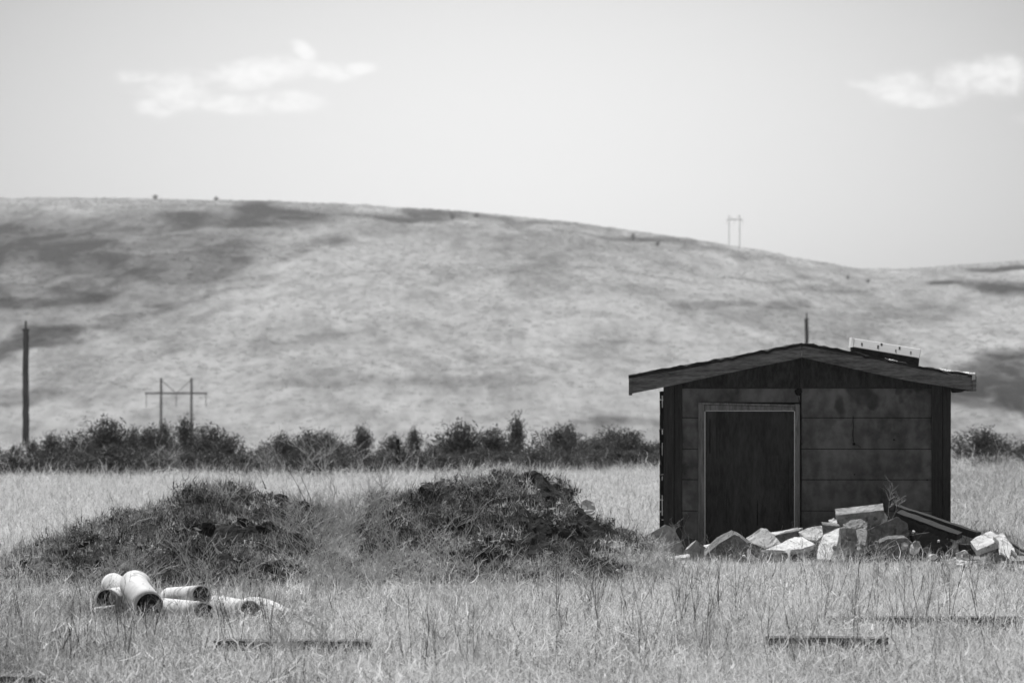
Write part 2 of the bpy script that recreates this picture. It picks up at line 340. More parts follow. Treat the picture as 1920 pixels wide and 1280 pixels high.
# ------------------------------------------------------------------ mounds
LM = [(10, 1072), (40, 1052), (90, 1026), (130, 1012), (200, 988), (270, 968), (340, 938), (375, 918), (410, 917), (445, 928), (520, 938), (590, 958), (640, 990), (700, 1030), (760, 1075)]
RM = [(560, 1070), (620, 1000), (660, 978), (700, 956), (760, 938), (820, 914), (900, 908), (960, 901), (1000, 905), (1040, 922), (1070, 942), (1100, 967), (1150, 988), (1180, 1006), (1225, 1034), (1260, 1062)]
PM = [(1180, 1052), (1260, 1036), (1380, 1018), (1480, 1008), (1560, 990), (1640, 982), (1700, 990), (1780, 1006), (1850, 1022), (1930, 1036), (2050, 1056)]
PM = [(a, min(b + 24, 1060)) for a, b in PM]
RM = [(a, b + 8) for a, b in RM]; LM = [(a, b + 8) for a, b in LM]
MOUNDS = [(LM, 37.2, 33.3, 39.6), (RM, 38.0, 34.3, 40.2), (PM, 40.9, 39.2, 41.5)]
def prof(mi, x, y):
    S, Yc, Y0, Y1 = MOUNDS[mi]; px = x / Yc * F + 960
    h = EYE + (HY - np.interp(px, [a for a, b in S], [b for a, b in S])) / F * Yc
    if px <= S[0][0] or px >= S[-1][0]: h = 0
    h = max(float(h), 0)
    wob = .6 * noise.noise(Vector((x * .9, 0, mi)))
    if y < Yc: t = np.clip((y - Y0 - wob) / (Yc - Y0 - wob), 0, 1); s = math.sin(t * math.pi / 2) ** .85
    else: t = np.clip((Y1 - y) / (Y1 - Yc), 0, 1); s = t * t * (3 - 2 * t)
    return h * float(s)
def mound_z(mi, x, y, detail=True):
    h = prof(mi, x, y); k = min(h / .18, 1)
    d = k * (.07 * abs(noise.noise(Vector((x * 4.5, y * 4.5, 6)))) + .13 * noise.fractal(Vector((x * 1.6, y * 1.6, mi + 2)), .8, 2, 4) + .05 * noise.fractal(Vector((x * 7, y * 7, 4)), .8, 2, 4)) if detail else 0
    return h + d
def zground(x, y):
    return max([terrain(x, y)] + [mound_z(i, x, y) for i in range(3) if prof(i, x, y) > .02])
def mound(mi, name, label, cat, mt, step=.035):
    S, Yc, Y0, Y1 = MOUNDS[mi]; x0 = (S[0][0] - 960) / F * Yc; x1 = (S[-1][0] - 960) / F * Yc
    nx = int((x1 - x0) / step); ny = int((Y1 - Y0 + .6) / step); cx, cy = (x0 + x1) / 2, Yc
    root = empty(name, (cx, cy, 0)); tag(root, label, cat); vs = []; fs = []
    for j in range(ny + 1):
        for i in range(nx + 1):
            x = x0 + (x1 - x0) * i / nx; y = Y0 - .3 + (Y1 - Y0 + .6) * j / ny
            z = mound_z(mi, x, y); e = prof(mi, x, y)
            vs.append((x - cx, y - cy, z if e > .012 else -.15))
    for j in range(ny):
        for i in range(nx): a = j * (nx + 1) + i; fs.append((a, a + 1, a + nx + 2, a + nx + 1))
    me = bpy.data.meshes.new('soil'); me.from_pydata(vs, [], fs); me.update(); o = link('soil', me, mt, root); return root, (cx, cy)
lm, lc = mound(0, 'earth_mound', 'long low mound of dark earth and weeds behind the white pipes', 'mound', M_soil)
rm, rc = mound(1, 'earth_mound', 'taller dark earth mound with leafy top, between the long mound and the shed', 'mound', M_soil)
pm, pc = mound(2, 'rubble_bed', 'low bed of dirt under the concrete rubble in front of the shed', 'mound', M_soil)
def weeds(root, c, mi, n, lo, hi, tone):
    S, Yc, Y0, Y1 = MOUNDS[mi]; pts = []
    x0 = (S[0][0] - 960) / F * Yc; x1 = (S[-1][0] - 960) / F * Yc
    while len(pts) < n:
        x = rng.uniform(x0, x1); y = rng.uniform(Y0, Y1); p = prof(mi, x, y)
        if p < .03: continue
        nzv = noise.noise(Vector((x * 2.2, y * 2.2, 7))); px = x / y * F + 960; br = 0
        if mi < 2: br = (1 - float(sst(p + .18 * noise.noise(Vector((x * 1.7, y * 1.7, 3))), .05, .30))) * (.25 + .75 * float(sst(px, 330, 600))) + .8 * math.exp(-((px - 650) / 75) ** 2) * (1 - float(sst(p, .25, .5)))
        if nzv < lo and rnd.random() < .9: continue
        if mi == 1 and 1064 < px < 1128 and y < 38.1 and p > .2: continue
        pts.append((x - c[0], y - c[1], mound_z(mi, x, y) - .015, rng.normal(0, .25), rng.normal(0, .25), rng.uniform(0, 6.28), rng.uniform(.55, 1.25), (tone * (1 + 1.1 * noise.noise(Vector((x * 3.5, y * 3.5, 51)))) * rng.choice([.3, .5, .8, 1.0, 1.3, 2.5]) + 1.5 * br * rng.uniform(.5, 1.1)) * (1 + .5 * noise.noise(Vector((x, y * 1.5, 31)))), int(rng.choice([0, 1, 2, 3, 4, 5, 6, 7, 0, 1, 2, 3, 4]))))
    scatter('weeds', pts, C_WEED, root)
weeds(lm, lc, 0, 1250, .02, 1, .50); weeds(rm, rc, 1, 1050, .04, 1, .46); weeds(pm, pc, 2, 160, 0, 1, 1.1)
# leafy clods along the top of the right mound
lv = MB()
for _ in range(1000):
    px = rnd.triangular(780, 1080, 950); x = (px - 960) / F * 38.0; y = 38.0 + rnd.gauss(-.12, .22); z = mound_z(1, x, y) + rnd.uniform(-.01, .035)
    e = Euler((rnd.uniform(0, 6), rnd.uniform(0, 6), rnd.uniform(0, 6))).to_matrix(); s = rnd.uniform(.012, .034); c = Vector((x - rc[0], y - rc[1], z))
    lv.add([c + e @ Vector(q) * s for q in ((-1, 0, 0), (-.2, -.55, .2), (1.1, 0, .35), (-.1, .6, .25))], [(0, 1, 2), (0, 2, 3)])
tag(lv.build('dead_leaves', M_leaf, rm), kind='stuff')

M_litter = mat('broken_litter', .03, .5, 16, 3, .8, None, 0, translucent=.2)
for mi, root, c in ((0, lm, lc), (1, rm, rc)):
    S_, Yc, Y0, Y1 = MOUNDS[mi]; x0 = (S_[0][0] - 960) / F * Yc; x1 = (S_[-1][0] - 960) / F * Yc; cl = MB(); lt = MB(); n = 0
    while n < 900:
        x = rnd.uniform(x0, x1); y = rnd.uniform(Y0 + .2, Yc + .3); p = prof(mi, x, y)
        if p < .1 or noise.noise(Vector((x * 1.8, y * 1.8, 70 + mi))) < -.05: continue
        n += 1; cc = Vector((x - c[0], y - c[1], mound_z(mi, x, y)))
        if n % 4 == 0:
            r = rnd.uniform(.02, .075); q = 7; vs = [cc + Vector((0, 0, r * rnd.uniform(.5, 1.0)))]
            for ring_, (zz, rr) in enumerate(((.45, .8), (-.3, 1.0))):
                vs += [cc + Vector((math.cos(a_) * r * rr * rnd.uniform(.7, 1.2), math.sin(a_) * r * rr * rnd.uniform(.7, 1.2), r * zz * rnd.uniform(.7, 1.2))) for a_ in [6.283 * k / q for k in range(q)]]
            cl.add(vs, [(0, 1 + k, 1 + (k + 1) % q) for k in range(q)] + [(1 + k, 1 + q + k, 1 + q + (k + 1) % q, 1 + (k + 1) % q) for k in range(q)])
        else:
            e = Euler((rnd.uniform(-1.2, 1.2), rnd.uniform(-1.2, 1.2), rnd.uniform(0, 6))).to_matrix(); s_ = rnd.uniform(.014, .04); cc.z += rnd.uniform(.0, .06)
            lt.add([cc + e @ Vector(q_) * s_ for q_ in ((-1, 0, 0), (-.2, -.35, .2), (1.4, 0, .3), (-.1, .4, .2))], [(0, 1, 2), (0, 2, 3)])
    tag(cl.build('clods', M_soil, root), kind='stuff'); tag(lt.build('plant_litter', M_litter, root), kind='stuff')

# ------------------------------------------------------------------ grass of the field
def in_shed(x, y): return 1.35 < x < 4.45 and 41.9 < y < 44.8
pts = []
PLK = [((a - 960) / F * Y, (b - 960) / F * Y, Y) for a, b, Y in ((1555, 1915, 27.5), (1440, 1665, 25.2), (400, 695, 24.95), (-60, 92, 21.9))]
def dens_cell(y0, y1, per, marg=1.7, scl=(.8, 1.25), probs=None):
    A = 0
    w0, w1 = y0 * .124 + marg, y1 * .124 + marg; n = int((w0 + w1) * (y1 - y0) * per)
    ys = rng.uniform(y0, y1, n * 2); k = 0
    for y in ys:
        if rng.random() > (y * .124 + marg) / w1: continue
        x = rng.uniform(-1, 1) * (y * .124 + marg)
        if in_shed(x, y): continue
        if 38.95 < y < 42 and 1.15 < x < 4.9 and rnd.random() < .9: continue
        if any(prof(i, x, y) > (.06, .06, .16)[i] for i in range(3)): continue
        if 28.6 < y < 30.6 and -2.95 < x < -1.45 and rnd.random() < .3: continue
        big = noise.noise(Vector((x * .35, y * .22, 11))); sm = noise.noise(Vector((x * 1.3, y * .8, 17)))
        t = 1.12 + .34 * big + .42 * sm + .35 * noise.noise(Vector((x * 4, y * 2.5, 23)))
        if y < 34:
            t *= .94 - .08 * float(sst(30 - y, 0, 6)) + .12 * float(sst(x, -1.5, 1.5))
            t *= 1 - .28 * float(sst(-x, .6, 2.6)) * float(sst(34 - y, 0, 3))
        if y > 41.5: t = 1.32 + .14 * big + .12 * sm
        if y > 41.5 and x > 4.4: t = .85 + .35 * big + .35 * sm
        t *= rng.uniform(.6, 1.3) if y < 41 else rng.uniform(.75, 1.2)
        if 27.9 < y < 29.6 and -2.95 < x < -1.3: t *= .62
        s = rng.uniform(*scl); q = False
        for (a, b, c) in PLK:
            if c - 1.3 < y < c + .25 and a < x < b: s *= .86; q = False
        if q: continue
        if 27.6 < y < 29.4 and x < -1.3: s *= .8
        if x > 3.65 and 35.4 < y < 39.2 and rnd.random() < .6: continue
        if y < 36: s *= 1 + .45 * noise.noise(Vector((x * .9, y * .6, 41)))
        if 31.5 < y < 35.8 and x < 1.5: s *= .62
        if 36.2 < y < 41.2 and x > 1.1: s *= .44 if x < 4 else .3
        if y > 41.2 and rnd.random() < .3: s *= 1.25
        p = probs or [.105] * 6 + [.075] * 4 + [.035] * 2
        pts.append((x, y, zground(x, y) - .01 if y < 42 else terrain(x, y) - .01, rng.normal(0, .12), rng.normal(0, .12), rng.uniform(0, 6.28), s, max(t, .22), int(rng.choice(12, p=np.array(p) / sum(p)))))
dens_cell(20.5, 36, 23); dens_cell(36, 46, 20)
dens_cell(46, 70, 11, 3, (.8, 1.3)); dens_cell(70, 104, 8, 5, (.8, 1.4))
scatter('grass', pts, C_GRASS, label='dry pale tangled grass covering the field', cat='grass')
print('grass tufts', len(pts))

# coarse dry tussocks on the hillside and along its ridge
ht = []
for _ in range(5):
    m = MB()
    for _ in range(26):
        r = .7 * math.sqrt(rnd.random()); t = rnd.uniform(0, 6.28); blade(m, r * math.cos(t), r * math.sin(t), rnd.uniform(.2, .55), rnd.uniform(.04, .10), rnd.uniform(0, .9), rnd.uniform(0, 6.28), rnd.uniform(0, 1.2), rnd.uniform(.7, 1.15), 2)
    ht.append(m.mesh('tussock'))
C_HILL = proto_collection('hill_tussocks', ht, M_hillg); pts = []
for _ in range(46000):
    y = math.sqrt(rng.uniform(680 ** 2, 1515 ** 2)); x = y * rng.uniform(-.14, .14); z = terrain(x, y); vg = veg_shade((x, y, z))
    big = noise.noise(Vector((x * .02, y * .005, 4))) * .25 + noise.noise(Vector((x * .08, y * .02, 8))) * .25
    if rng.random() < .25 + big: continue
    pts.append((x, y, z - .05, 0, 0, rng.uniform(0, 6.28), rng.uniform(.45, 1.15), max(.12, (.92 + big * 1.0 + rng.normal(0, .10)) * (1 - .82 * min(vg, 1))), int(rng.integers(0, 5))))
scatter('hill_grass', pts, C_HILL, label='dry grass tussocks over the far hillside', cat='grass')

# ------------------------------------------------------------------ shed
YS = 42.0; SX = (1511 - 960) / F * YS
shed = tag(empty('shed', (SX, YS, 0), R(-1.6)), 'small dark weathered shed with low gable roof, behind the rubble', 'shed')
def S(px, py, y=0.0):
    p = P(px, py, YS + y); return Vector((p.x - SX, y, p.z))
def slab_px(m, poly, y0, y1):
    a = [S(px, py, y0) for px, py in poly]; b = [p + Vector((0, y1 - y0, 0)) for p in a]; n = len(a)
    m.add(a + b, [tuple(range(n)), tuple(range(n, 2 * n))[::-1]] + [(i, i + n, (i + 1) % n + n, (i + 1) % n) for i in range(n)])
def rect_px(m, x0, y0, x1, y1, d0, d1): slab_px(m, [(x0, y1), (x1, y1), (x1, y0), (x0, y0)], d0, d1)
def wob(pts_, a=1.0): return [(x + rnd.uniform(-a, a), y + rnd.uniform(-a, a)) for x, y in pts_]
DEP = 2.55
# front siding: boards with dark joints behind them
m = MB()
seams = [728, 783.5, 842, 899.5, 958, 1012, 1036]
for i in range(len(seams) - 1):
    a, b = seams[i], seams[i + 1]
    for (x0, x1) in ((1279.5, 1309), (1503, 1747)):
        o = rnd.uniform(-.006, .006); j = rnd.uniform(-1, 1)
        if i == 0 and x0 < 1300: x1 = 1309
        slab_px(m, [(x0, b - 1.3 + j * .2), (x1, b - 1.1), (x1, a + .2), (x0, a + .2)], o, .05)
rect_px(m, 1309, 728.5, 1500, 754, .002, .05)
sid = m.build('siding', M_siding, shed)
m = MB()
q = [(1600, 780), (1599, 790), (1600.5, 800), (1599, 812), (1600, 826), (1602, 832), (1608, 834), (1614, 839)]
for a, b in zip(q, q[1:]): slab_px(m, [(a[0] - .5, a[1]), (a[0] + .6, a[1]), (b[0] + .6, b[1]), (b[0] - .5, b[1])], -.009, .0)
m.build('crack', M_black, sid)
m = MB()
for (x, yv, r) in ((1502, 832, 1.6), (1601, 832, 2.2), (1676, 824, 1.5), (1738, 899, 1.3), (1312, 770, 1.2), (1602, 889, 1.2)): m = MB(); rect_px(m, x - r, yv - r, x + r, yv + r, -.010, 0); m.build('nail_mark', M_black, sid)
# walls behind
m = MB(); a = S(1245, 1033); b = S(1780, 722)
x0, x1, zt = a.x, b.x, b.z
m.box(x0 + .03, x1 - .03, .055, .075, -.03, zt + .02); m.build('backing', M_black, shed)
for nm, xa, xb in (('side_wall', x0 + .012, x0 + .05), ('side_wall', x1 - .05, x1 - .012)):
    m = MB(); z = -.03
    while z < zt: m.box(xa + rnd.uniform(0, .004), xb, .17, DEP, z, min(z + .296, zt)); z += .3
    m.build(nm, M_siding, shed)
m = MB(); z = -.03
while z < zt: m.box(x0 + .05, x1 - .05, DEP - .04, DEP - .002, z, min(z + .296, zt + .02)); z += .3
m.build('rear_wall', M_siding, shed)
# gable boards
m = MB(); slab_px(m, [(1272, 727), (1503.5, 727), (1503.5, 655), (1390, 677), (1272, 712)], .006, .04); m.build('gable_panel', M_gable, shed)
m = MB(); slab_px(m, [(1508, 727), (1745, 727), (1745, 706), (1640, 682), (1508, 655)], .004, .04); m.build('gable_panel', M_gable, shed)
m = MB(); slab_px(m, [(1500, 728), (1508, 728), (1509, 668), (1501, 668)], -.03, .03); slab_px(m, [(1504, 712), (1511, 712), (1510, 690), (1505, 693)], -.045, -.03); m.build('king_post', M_post, shed)
m = MB(); rect_px(m, 1272, 725.6, 1746, 728, -.004, .004); m.build('gable_batten', M_post, shed)
# corner posts
for (xa, xb, s) in ((1245, 1279, 1), (1747, 1782, 2)):
    m = MB(); w_ = xb - xa
    slab_px(m, [(xa, 1036), (xa + w_ * .55, 1036), (xa + w_ * .56, 719), (xa - .5, 719)], -.02, .12); slab_px(m, [(xa + w_ * .55 + .7, 1036), (xb, 1036), (xb + .5, 719), (xa + w_ * .56 + .7, 719)], -.012, .11)
    m.build('corner_post', M_post, shed, .003)
m = MB()
for yv in (760, 812, 868, 900, 966): rect_px(m, 1268 + rnd.uniform(-3, 3), yv, 1272, yv + 5, -.0135, -.011)
rect_px(m, 1266, 777, 1272, 783, -.0245, -.011)
# thin weather strip at the left edge, its sunlit gaps painted as white slivers
m2 = MB(); y_ = 733.0
while y_ < 1030:
    h = rnd.uniform(14, 34); slab_px(m2, wob([(1237.3, y_ + h), (1245.2, y_ + h), (1245.2, y_), (1236.6, y_)], .5), -.008, .02); y_ += h + .3
m2.build('edge_strip', M_black, shed)
m2 = MB()
for yv, h in ((742, 22), (806, 8), (830, 24), (893, 7), (928, 38), (990, 10)): m2 = MB(); slab_px(m2, wob([(1241.3, yv + h), (1242.3 + rnd.random(), yv + h), (1242.2 + rnd.random(), yv), (1241.3, yv)], .3), -.02, .005); m2.build('lit_sliver', M_paint, shed)
# door and frame
m = MB(); rect_px(m, 1321.5, 769.5, 1490.5, 1034, .035, .052); dr = m.build('door', M_door, shed)
m = MB()
for (x, a, b, r) in ((1331, 785, 850, .8), (1420, 938, 985, 1.0), (1344, 800, 860, .5), (1478, 850, 960, .7), (1362, 925, 990, .4), (1455, 800, 880, .4)): m = MB(); slab_px(m, wob([(x - r, b), (x + r, b), (x + r * .7, a), (x - r * .7, a)], .4), .0325, .036); m.build('split', M_black, dr)
fr = empty('door_frame', (0, 0, 0)); fr.parent = shed
m = MB(); rect_px(m, 1309.5, 755, 1321, 1036, -.022, .05); m.build('jamb', M_frame, fr, .003)
m = MB(); rect_px(m, 1491, 757, 1500, 1036, -.022, .05); m.build('jamb', M_frame, fr, .003)
m = MB(); slab_px(m, [(1309.5, 758), (1500, 762), (1500, 758.5), (1309.5, 754)], -.028, .05); slab_px(m, [(1321.5, 769), (1490.5, 769.3), (1490.5, 762.3), (1321.5, 759)], -.012, .05); m.build('head', M_frame, fr, .002)
m = MB()
rect_px(m, 1321.4, 771, 1322.8, 1034, -.026, .03); rect_px(m, 1489.4, 771, 1490.8, 1034, -.026, .03); rect_px(m, 1322.8, 769.4, 1489.3, 770.6, -.02, .03); m.build('lit_edge', M_paint, fr)  # light caught along the frame edges, painted as white strips
m = MB()
pz = [(1497.5, 744), (1499.5, 760), (1503, 780), (1501.5, 830), (1503, 880), (1502, 960), (1503, 1000)]
m.tube([S(x, y, -.02) for x, y in pz], .004, .004, 5); m.build('cable', M_black, shed)
m = MB(); c = S(1497, 735, -.006); n = 14
m.add([c + Vector((math.cos(t) * .036 * (1 + .15 * math.sin(3 * t)), rnd.uniform(-.001, 0), math.sin(t) * .036)) for t in [6.283 * i / n for i in range(n)]] + [c + Vector((math.cos(t) * .036, .02, math.sin(t) * .036)) for t in [6.283 * i / n for i in range(n)]],
      [tuple(range(n))[::-1]] + [(i, (i + 1) % n, (i + 1) % n + n, i + n) for i in range(n)]); m.build('cable_hole', M_black, shed)
# roof
OV = -.27
rf = empty('roof', (0, 0, 0)); rf.parent = shed
def roof_slope(poly_top, mt, thick=.028, seed=0):
    ny = 24; vs = []; fs = []; n = len(poly_top); nsub = 30; tops = []
    xs = np.linspace(poly_top[0][0], poly_top[-1][0], nsub + 1); zs = np.interp(xs, [p[0] for p in poly_top], [p[1] for p in poly_top])
    for j in range(ny + 1):
        y = OV - .02 + (DEP + .35 - OV) * j / ny
        for i in range(nsub + 1):
            base = S(xs[i], zs[i], OV); rx = .017 * noise.noise(Vector((xs[i] * .06, y * 3, seed))) + .012 * noise.noise(Vector((xs[i] * .25, y * 9, seed)))
            vs.append((base.x, y, base.z + rx)); 
    k = len(vs); vs += [(x, y, z - thick) for x, y, z in vs]; W = nsub + 1
    for j in range(ny):
        for i in range(nsub):
            a = j * W + i; fs.append((a, a + 1, a + 1 + W, a + W)); fs.append((k + a, k + a + W, k + a + 1 + W, k + a + 1))
    for i in range(nsub): fs.append((i, i + k, i + 1 + k, i + 1)); a = ny * W + i; fs.append((a, a + 1, a + 1 + k, a + k))
    for j in range(ny): a = j * W; fs.append((a, a + W, a + W + k, a + k)); a += nsub; fs.append((a, a + k, a + W + k, a + W))
    me = bpy.data.meshes.new('roof_sheet'); me.from_pydata(vs, [], fs); me.update(); return link('roof_sheet', me, mt, rf)
roof_slope([(1180, 703.5), (1270, 687), (1380, 667.5), (1505, 642.5)], M_felt, seed=1)
roof_slope([(1505, 642.5), (1560, 652), (1640, 667), (1730, 687), (1830, 702)], M_felt, seed=5)
for poly in ([(1184, 738), (1240, 727), (1300, 714), (1400, 692), (1504.5, 671), (1504.5, 648), (1400, 668.5), (1300, 689), (1240, 699), (1183, 709)],
             [(1505.5, 670), (1600, 691), (1700, 713), (1790, 727), (1826, 732), (1828, 706), (1730, 692), (1640, 672.5), (1560, 657.5), (1505.5, 648)]):
    m = MB(); n = len(poly); h = n // 2
    a = [S(x, y, OV) for x, y in poly]; b = [p + Vector((0, .035, 0)) for p in a]
    fs = [(i, i + 1, n - 2 - i, n - 1 - i) for i in range(h - 1)]; fs += [tuple(n + q for q in f)[::-1] for f in fs] + [(i, i + n, (i + 1) % n + n, (i + 1) % n) for i in range(n)]
    m.add(a + b, fs); m.build('fascia', M_fascia, rf)
for (xa, xb, za, zb, s) in ((1180.5, 1187, 706, 741, -1), (1824, 1831.5, 705, 733, 1)):
    m = MB(); a = S(xa, zb, OV); b = S(xb, za, OV); m.box(a.x, b.x, OV - .012, DEP + .33, a.z, b.z); m.build('eave_board', M_fascia, rf, .003)
m = MB(); a = S(1188, 712, OV)
for xr in (1240, 1300, 1370, 1440, 1570, 1640, 1710, 1770):
    zr_ = np.interp(xr, [1183, 1504, 1828], [709, 646, 706]); p = S(xr, zr_ + 6, 0)
m = MB(); slab_px(m, [(1786, 727), (1790, 736), (1803, 735), (1812, 731), (1822, 732), (1822, 728)], OV + .05, OV + .4); m.build('torn_felt', M_felt, rf)
# rumpled bright metal edge showing on the right slope
def rumple(path, w0, seed, nm='metal_edge'):
    m = MB(); vs = []; r2 = random.Random(seed); n = 40
    xs = np.linspace(path[0][0], path[-1][0], n); zs = np.interp(xs, [p[0] for p in path], [p[1] for p in path])
    for i in range(n):
        k = math.sin(math.pi * (i + .3) / n) ** .5; wv = w0 * k * r2.uniform(.6, 1.15)
        a = S(xs[i], zs[i] + wv * .9, OV - .028); b = S(xs[i], zs[i] - wv * .15 + r2.uniform(-.8, .8), OV + .05)
        vs += [a, b]
    m.add(vs, [(2 * i, 2 * i + 2, 2 * i + 3, 2 * i + 1) for i in range(n - 1)]); return m.build(nm, M_foil, rf)
rumple([(1762, 690), (1785, 695.5), (1800, 697), (1829, 699.5)], 8, 3); rumple([(1652, 670.5), (1668, 673.5), (1684, 676.5)], 4, 5); rumple([(1742, 688.5), (1758, 691)], 2.5, 8)
m = MB(); slab_px(m, wob([(1823, 712), (1830, 711), (1830, 701), (1824, 700)], .4), OV - .03, OV - .013); m.build('metal_edge', M_foil, rf)

# white metal cover lying on the roof
bx = tag(empty('metal_cover', S(1660, 668, .1) + Vector((SX, YS, 0))), 'white painted metal housing with rust spots lying on the shed roof', 'metal housing')
Yb = YS - .1
def B(px, py, dy=0): p = P(px, py, Yb + dy); return p - bx.location
def quadbox(m, c, dy, dy0=0, back=0, lean=0):
    a = [B(x, y, dy0 + (lean if i > 1 else 0)) for i, (x, y) in enumerate(c)]; b = [p + Vector((0, dy, back)) for p in a]
    m.add(a + b, [(0, 1, 2, 3), (7, 6, 5, 4), (0, 4, 5, 1), (1, 5, 6, 2), (2, 6, 7, 3), (3, 7, 4, 0)])
m = MB(); quadbox(m, [(1597, 650), (1724.5, 671.5), (1727, 654.5), (1599, 633.5)], .30, 0, .0, .085); lid = m.build('lid', M_paint, bx, .006)
m = MB(); quadbox(m, [(1595.5, 651), (1599, 650.5), (1601, 632.5), (1597.5, 632)], .31, -.004, 0, .085); m.build('end_cap', M_paint, bx)
m = MB(); quadbox(m, [(1598, 664), (1722.5, 686), (1724, 672), (1598, 650.5)], .24, .03, 0); m.build('housing', M_rust, bx)
m = MB()
for (x, y, w_, h) in ((1616, 645, 1.4, 2.6), (1646.5, 650, 1.8, 2.8), (1653, 645.5, 1.7, 2.2), (1679.5, 657, 1.3, 2.2), (1687, 652.5, 1.6, 2.6), (1707.5, 661, 1.2, 2.4)):
    m = MB(); yc = np.interp(x, [1597, 1726], [650, 671.5]); d0 = .085 * (yc - y - h) / 17
    quadbox(m, wob([(x - w_, y + h), (x + w_ * .4, y + h), (x + w_, y - h), (x - w_, y - h)], .3), .008, d0 - .004, 0, .085 * 2 * h / 17); m.build('rust_spot', M_rust, lid)

# ------------------------------------------------------------------ rubble
GR = 'broken concrete pieces heaped in front of the shed'
def chunk(name, label, poly, Y, tilt, yaw, th, mt, cat='concrete', group=GR, rough=.006, parent=None):
    """main face drawn as a polygon on a plane at distance Y, its normal turned up by tilt and sideways by yaw, then given thickness and broken edges"""
    cx = sum(p[0] for p in poly) / len(poly); cy = sum(p[1] for p in poly) / len(poly); C0 = P(cx, cy, Y)
    t, ya = R(tilt), R(yaw); nrm = Vector((math.sin(ya) * math.cos(t), -math.cos(ya) * math.cos(t), math.sin(t)))
    eye = Vector((0, 0, EYE)); pts_ = []
    for px, py in poly:
        d = P(px, py, 1.0) - eye; s = (C0 - eye).dot(nrm) / d.dot(nrm); pts_.append(eye + d * s - C0)
    n = len(pts_); b = bmesh.new(); r2 = random.Random(hash(label) % 9973 if False else int(cx * 7 + cy))
    fr_ = [b.verts.new(p) for p in pts_]; cc = sum(pts_, Vector()) / n
    bk = [b.verts.new(cc + (p - cc) * r2.uniform(.9, 1.03) - nrm * th * r2.uniform(.85, 1.15)) for p in pts_]
    f1 = b.faces.new(fr_); b.faces.new(bk[::-1])
    for i in range(n): b.faces.new((fr_[i], bk[i], bk[(i + 1) % n], fr_[(i + 1) % n]))
    bmesh.ops.recalc_face_normals(b, faces=b.faces[:])
    bmesh.ops.bevel(b, geom=b.edges[:], offset=.003, segments=1, affect='EDGES')
    bmesh.ops.triangulate(b, faces=b.faces[:])
    bmesh.ops.subdivide_edges(b, edges=[e for e in b.edges if e.calc_length() > .03], cuts=3, use_grid_fill=True)
    bmesh.ops.triangulate(b, faces=b.faces[:])
    for v in b.verts:
        q = v.co * 9 + Vector((cx, cy, 0)); v.co += Vector((noise.noise(q), noise.noise(q + Vector((9, 0, 0))), noise.noise(q + Vector((0, 9, 0))))) * rough + Vector((r2.uniform(-1, 1), r2.uniform(-1, 1), r2.uniform(-1, 1))) * .0034
    me = bpy.data.meshes.new(name); b.to_mesh(me); b.free(); o = link(name, me, mt); o.location = C0
    return tag(o, label, cat, group)
K = 'concrete_chunk'
chunk(K, 'dark sloping concrete block at the left end of the rubble', [(1196, 1012), (1247, 983), (1263, 989), (1271, 1005), (1283, 1025), (1279, 1040), (1247, 1042), (1214, 1030)], 39.7, 8, 6, .28, M_conc)
chunk('concrete_slab', 'thin pale sliver poking out low beside the dark left block', [(1262, 1042), (1291, 1037), (1294, 1043), (1265, 1047)], 39.3, 70, 0, .03, M_conct)
chunk('concrete_slab', 'long white slab edge lying flat below the shed door', [(1281, 1035), (1322, 1021), (1350, 1014), (1356, 1021), (1325, 1030), (1285, 1039)], 39.8, 72, 0, .04, M_conct)
chunk(K, 'small pointed grey piece right of the pale slivers', [(1293, 1026), (1305, 1012), (1327, 1029), (1315, 1052), (1298, 1054)], 39.4, 20, 30, .1, M_conc)
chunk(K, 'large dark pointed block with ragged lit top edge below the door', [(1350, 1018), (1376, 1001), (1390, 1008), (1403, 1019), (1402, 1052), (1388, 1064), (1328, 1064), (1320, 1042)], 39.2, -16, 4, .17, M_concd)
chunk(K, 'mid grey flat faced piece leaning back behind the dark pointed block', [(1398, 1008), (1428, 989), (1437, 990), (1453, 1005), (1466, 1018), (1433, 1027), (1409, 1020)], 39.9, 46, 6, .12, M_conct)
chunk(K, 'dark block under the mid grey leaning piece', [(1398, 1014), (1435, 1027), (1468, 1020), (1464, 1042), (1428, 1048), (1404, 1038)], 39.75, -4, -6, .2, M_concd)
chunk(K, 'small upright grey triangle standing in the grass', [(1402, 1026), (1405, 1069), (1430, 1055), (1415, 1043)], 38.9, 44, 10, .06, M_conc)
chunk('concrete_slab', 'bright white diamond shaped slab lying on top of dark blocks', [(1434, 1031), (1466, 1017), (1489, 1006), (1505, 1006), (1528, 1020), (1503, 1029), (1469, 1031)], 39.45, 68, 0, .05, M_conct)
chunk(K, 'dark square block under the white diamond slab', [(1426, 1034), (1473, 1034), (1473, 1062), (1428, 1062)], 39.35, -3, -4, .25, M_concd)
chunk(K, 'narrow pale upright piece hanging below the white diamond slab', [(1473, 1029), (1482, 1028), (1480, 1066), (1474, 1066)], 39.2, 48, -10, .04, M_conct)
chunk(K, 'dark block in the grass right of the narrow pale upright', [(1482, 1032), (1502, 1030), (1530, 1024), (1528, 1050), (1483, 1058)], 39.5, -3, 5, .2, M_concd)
chunk('concrete_slab', 'long thin white slab under the right door jamb', [(1443, 997), (1507, 988), (1490, 995), (1453, 1003)], 40.6, 66, 0, .05, M_conct)
chunk(K, 'dark front block under the long thin white slab', [(1453, 1003), (1500, 993), (1497, 1006), (1465, 1020)], 40.5, -4, 0, .25, M_concd)
chunk(K, 'rough pale lump left of the tall slanted slab', [(1497, 997), (1515, 989), (1544, 984), (1545, 1003), (1530, 1016), (1508, 1008)], 40.2, 50, -8, .14, M_conct)
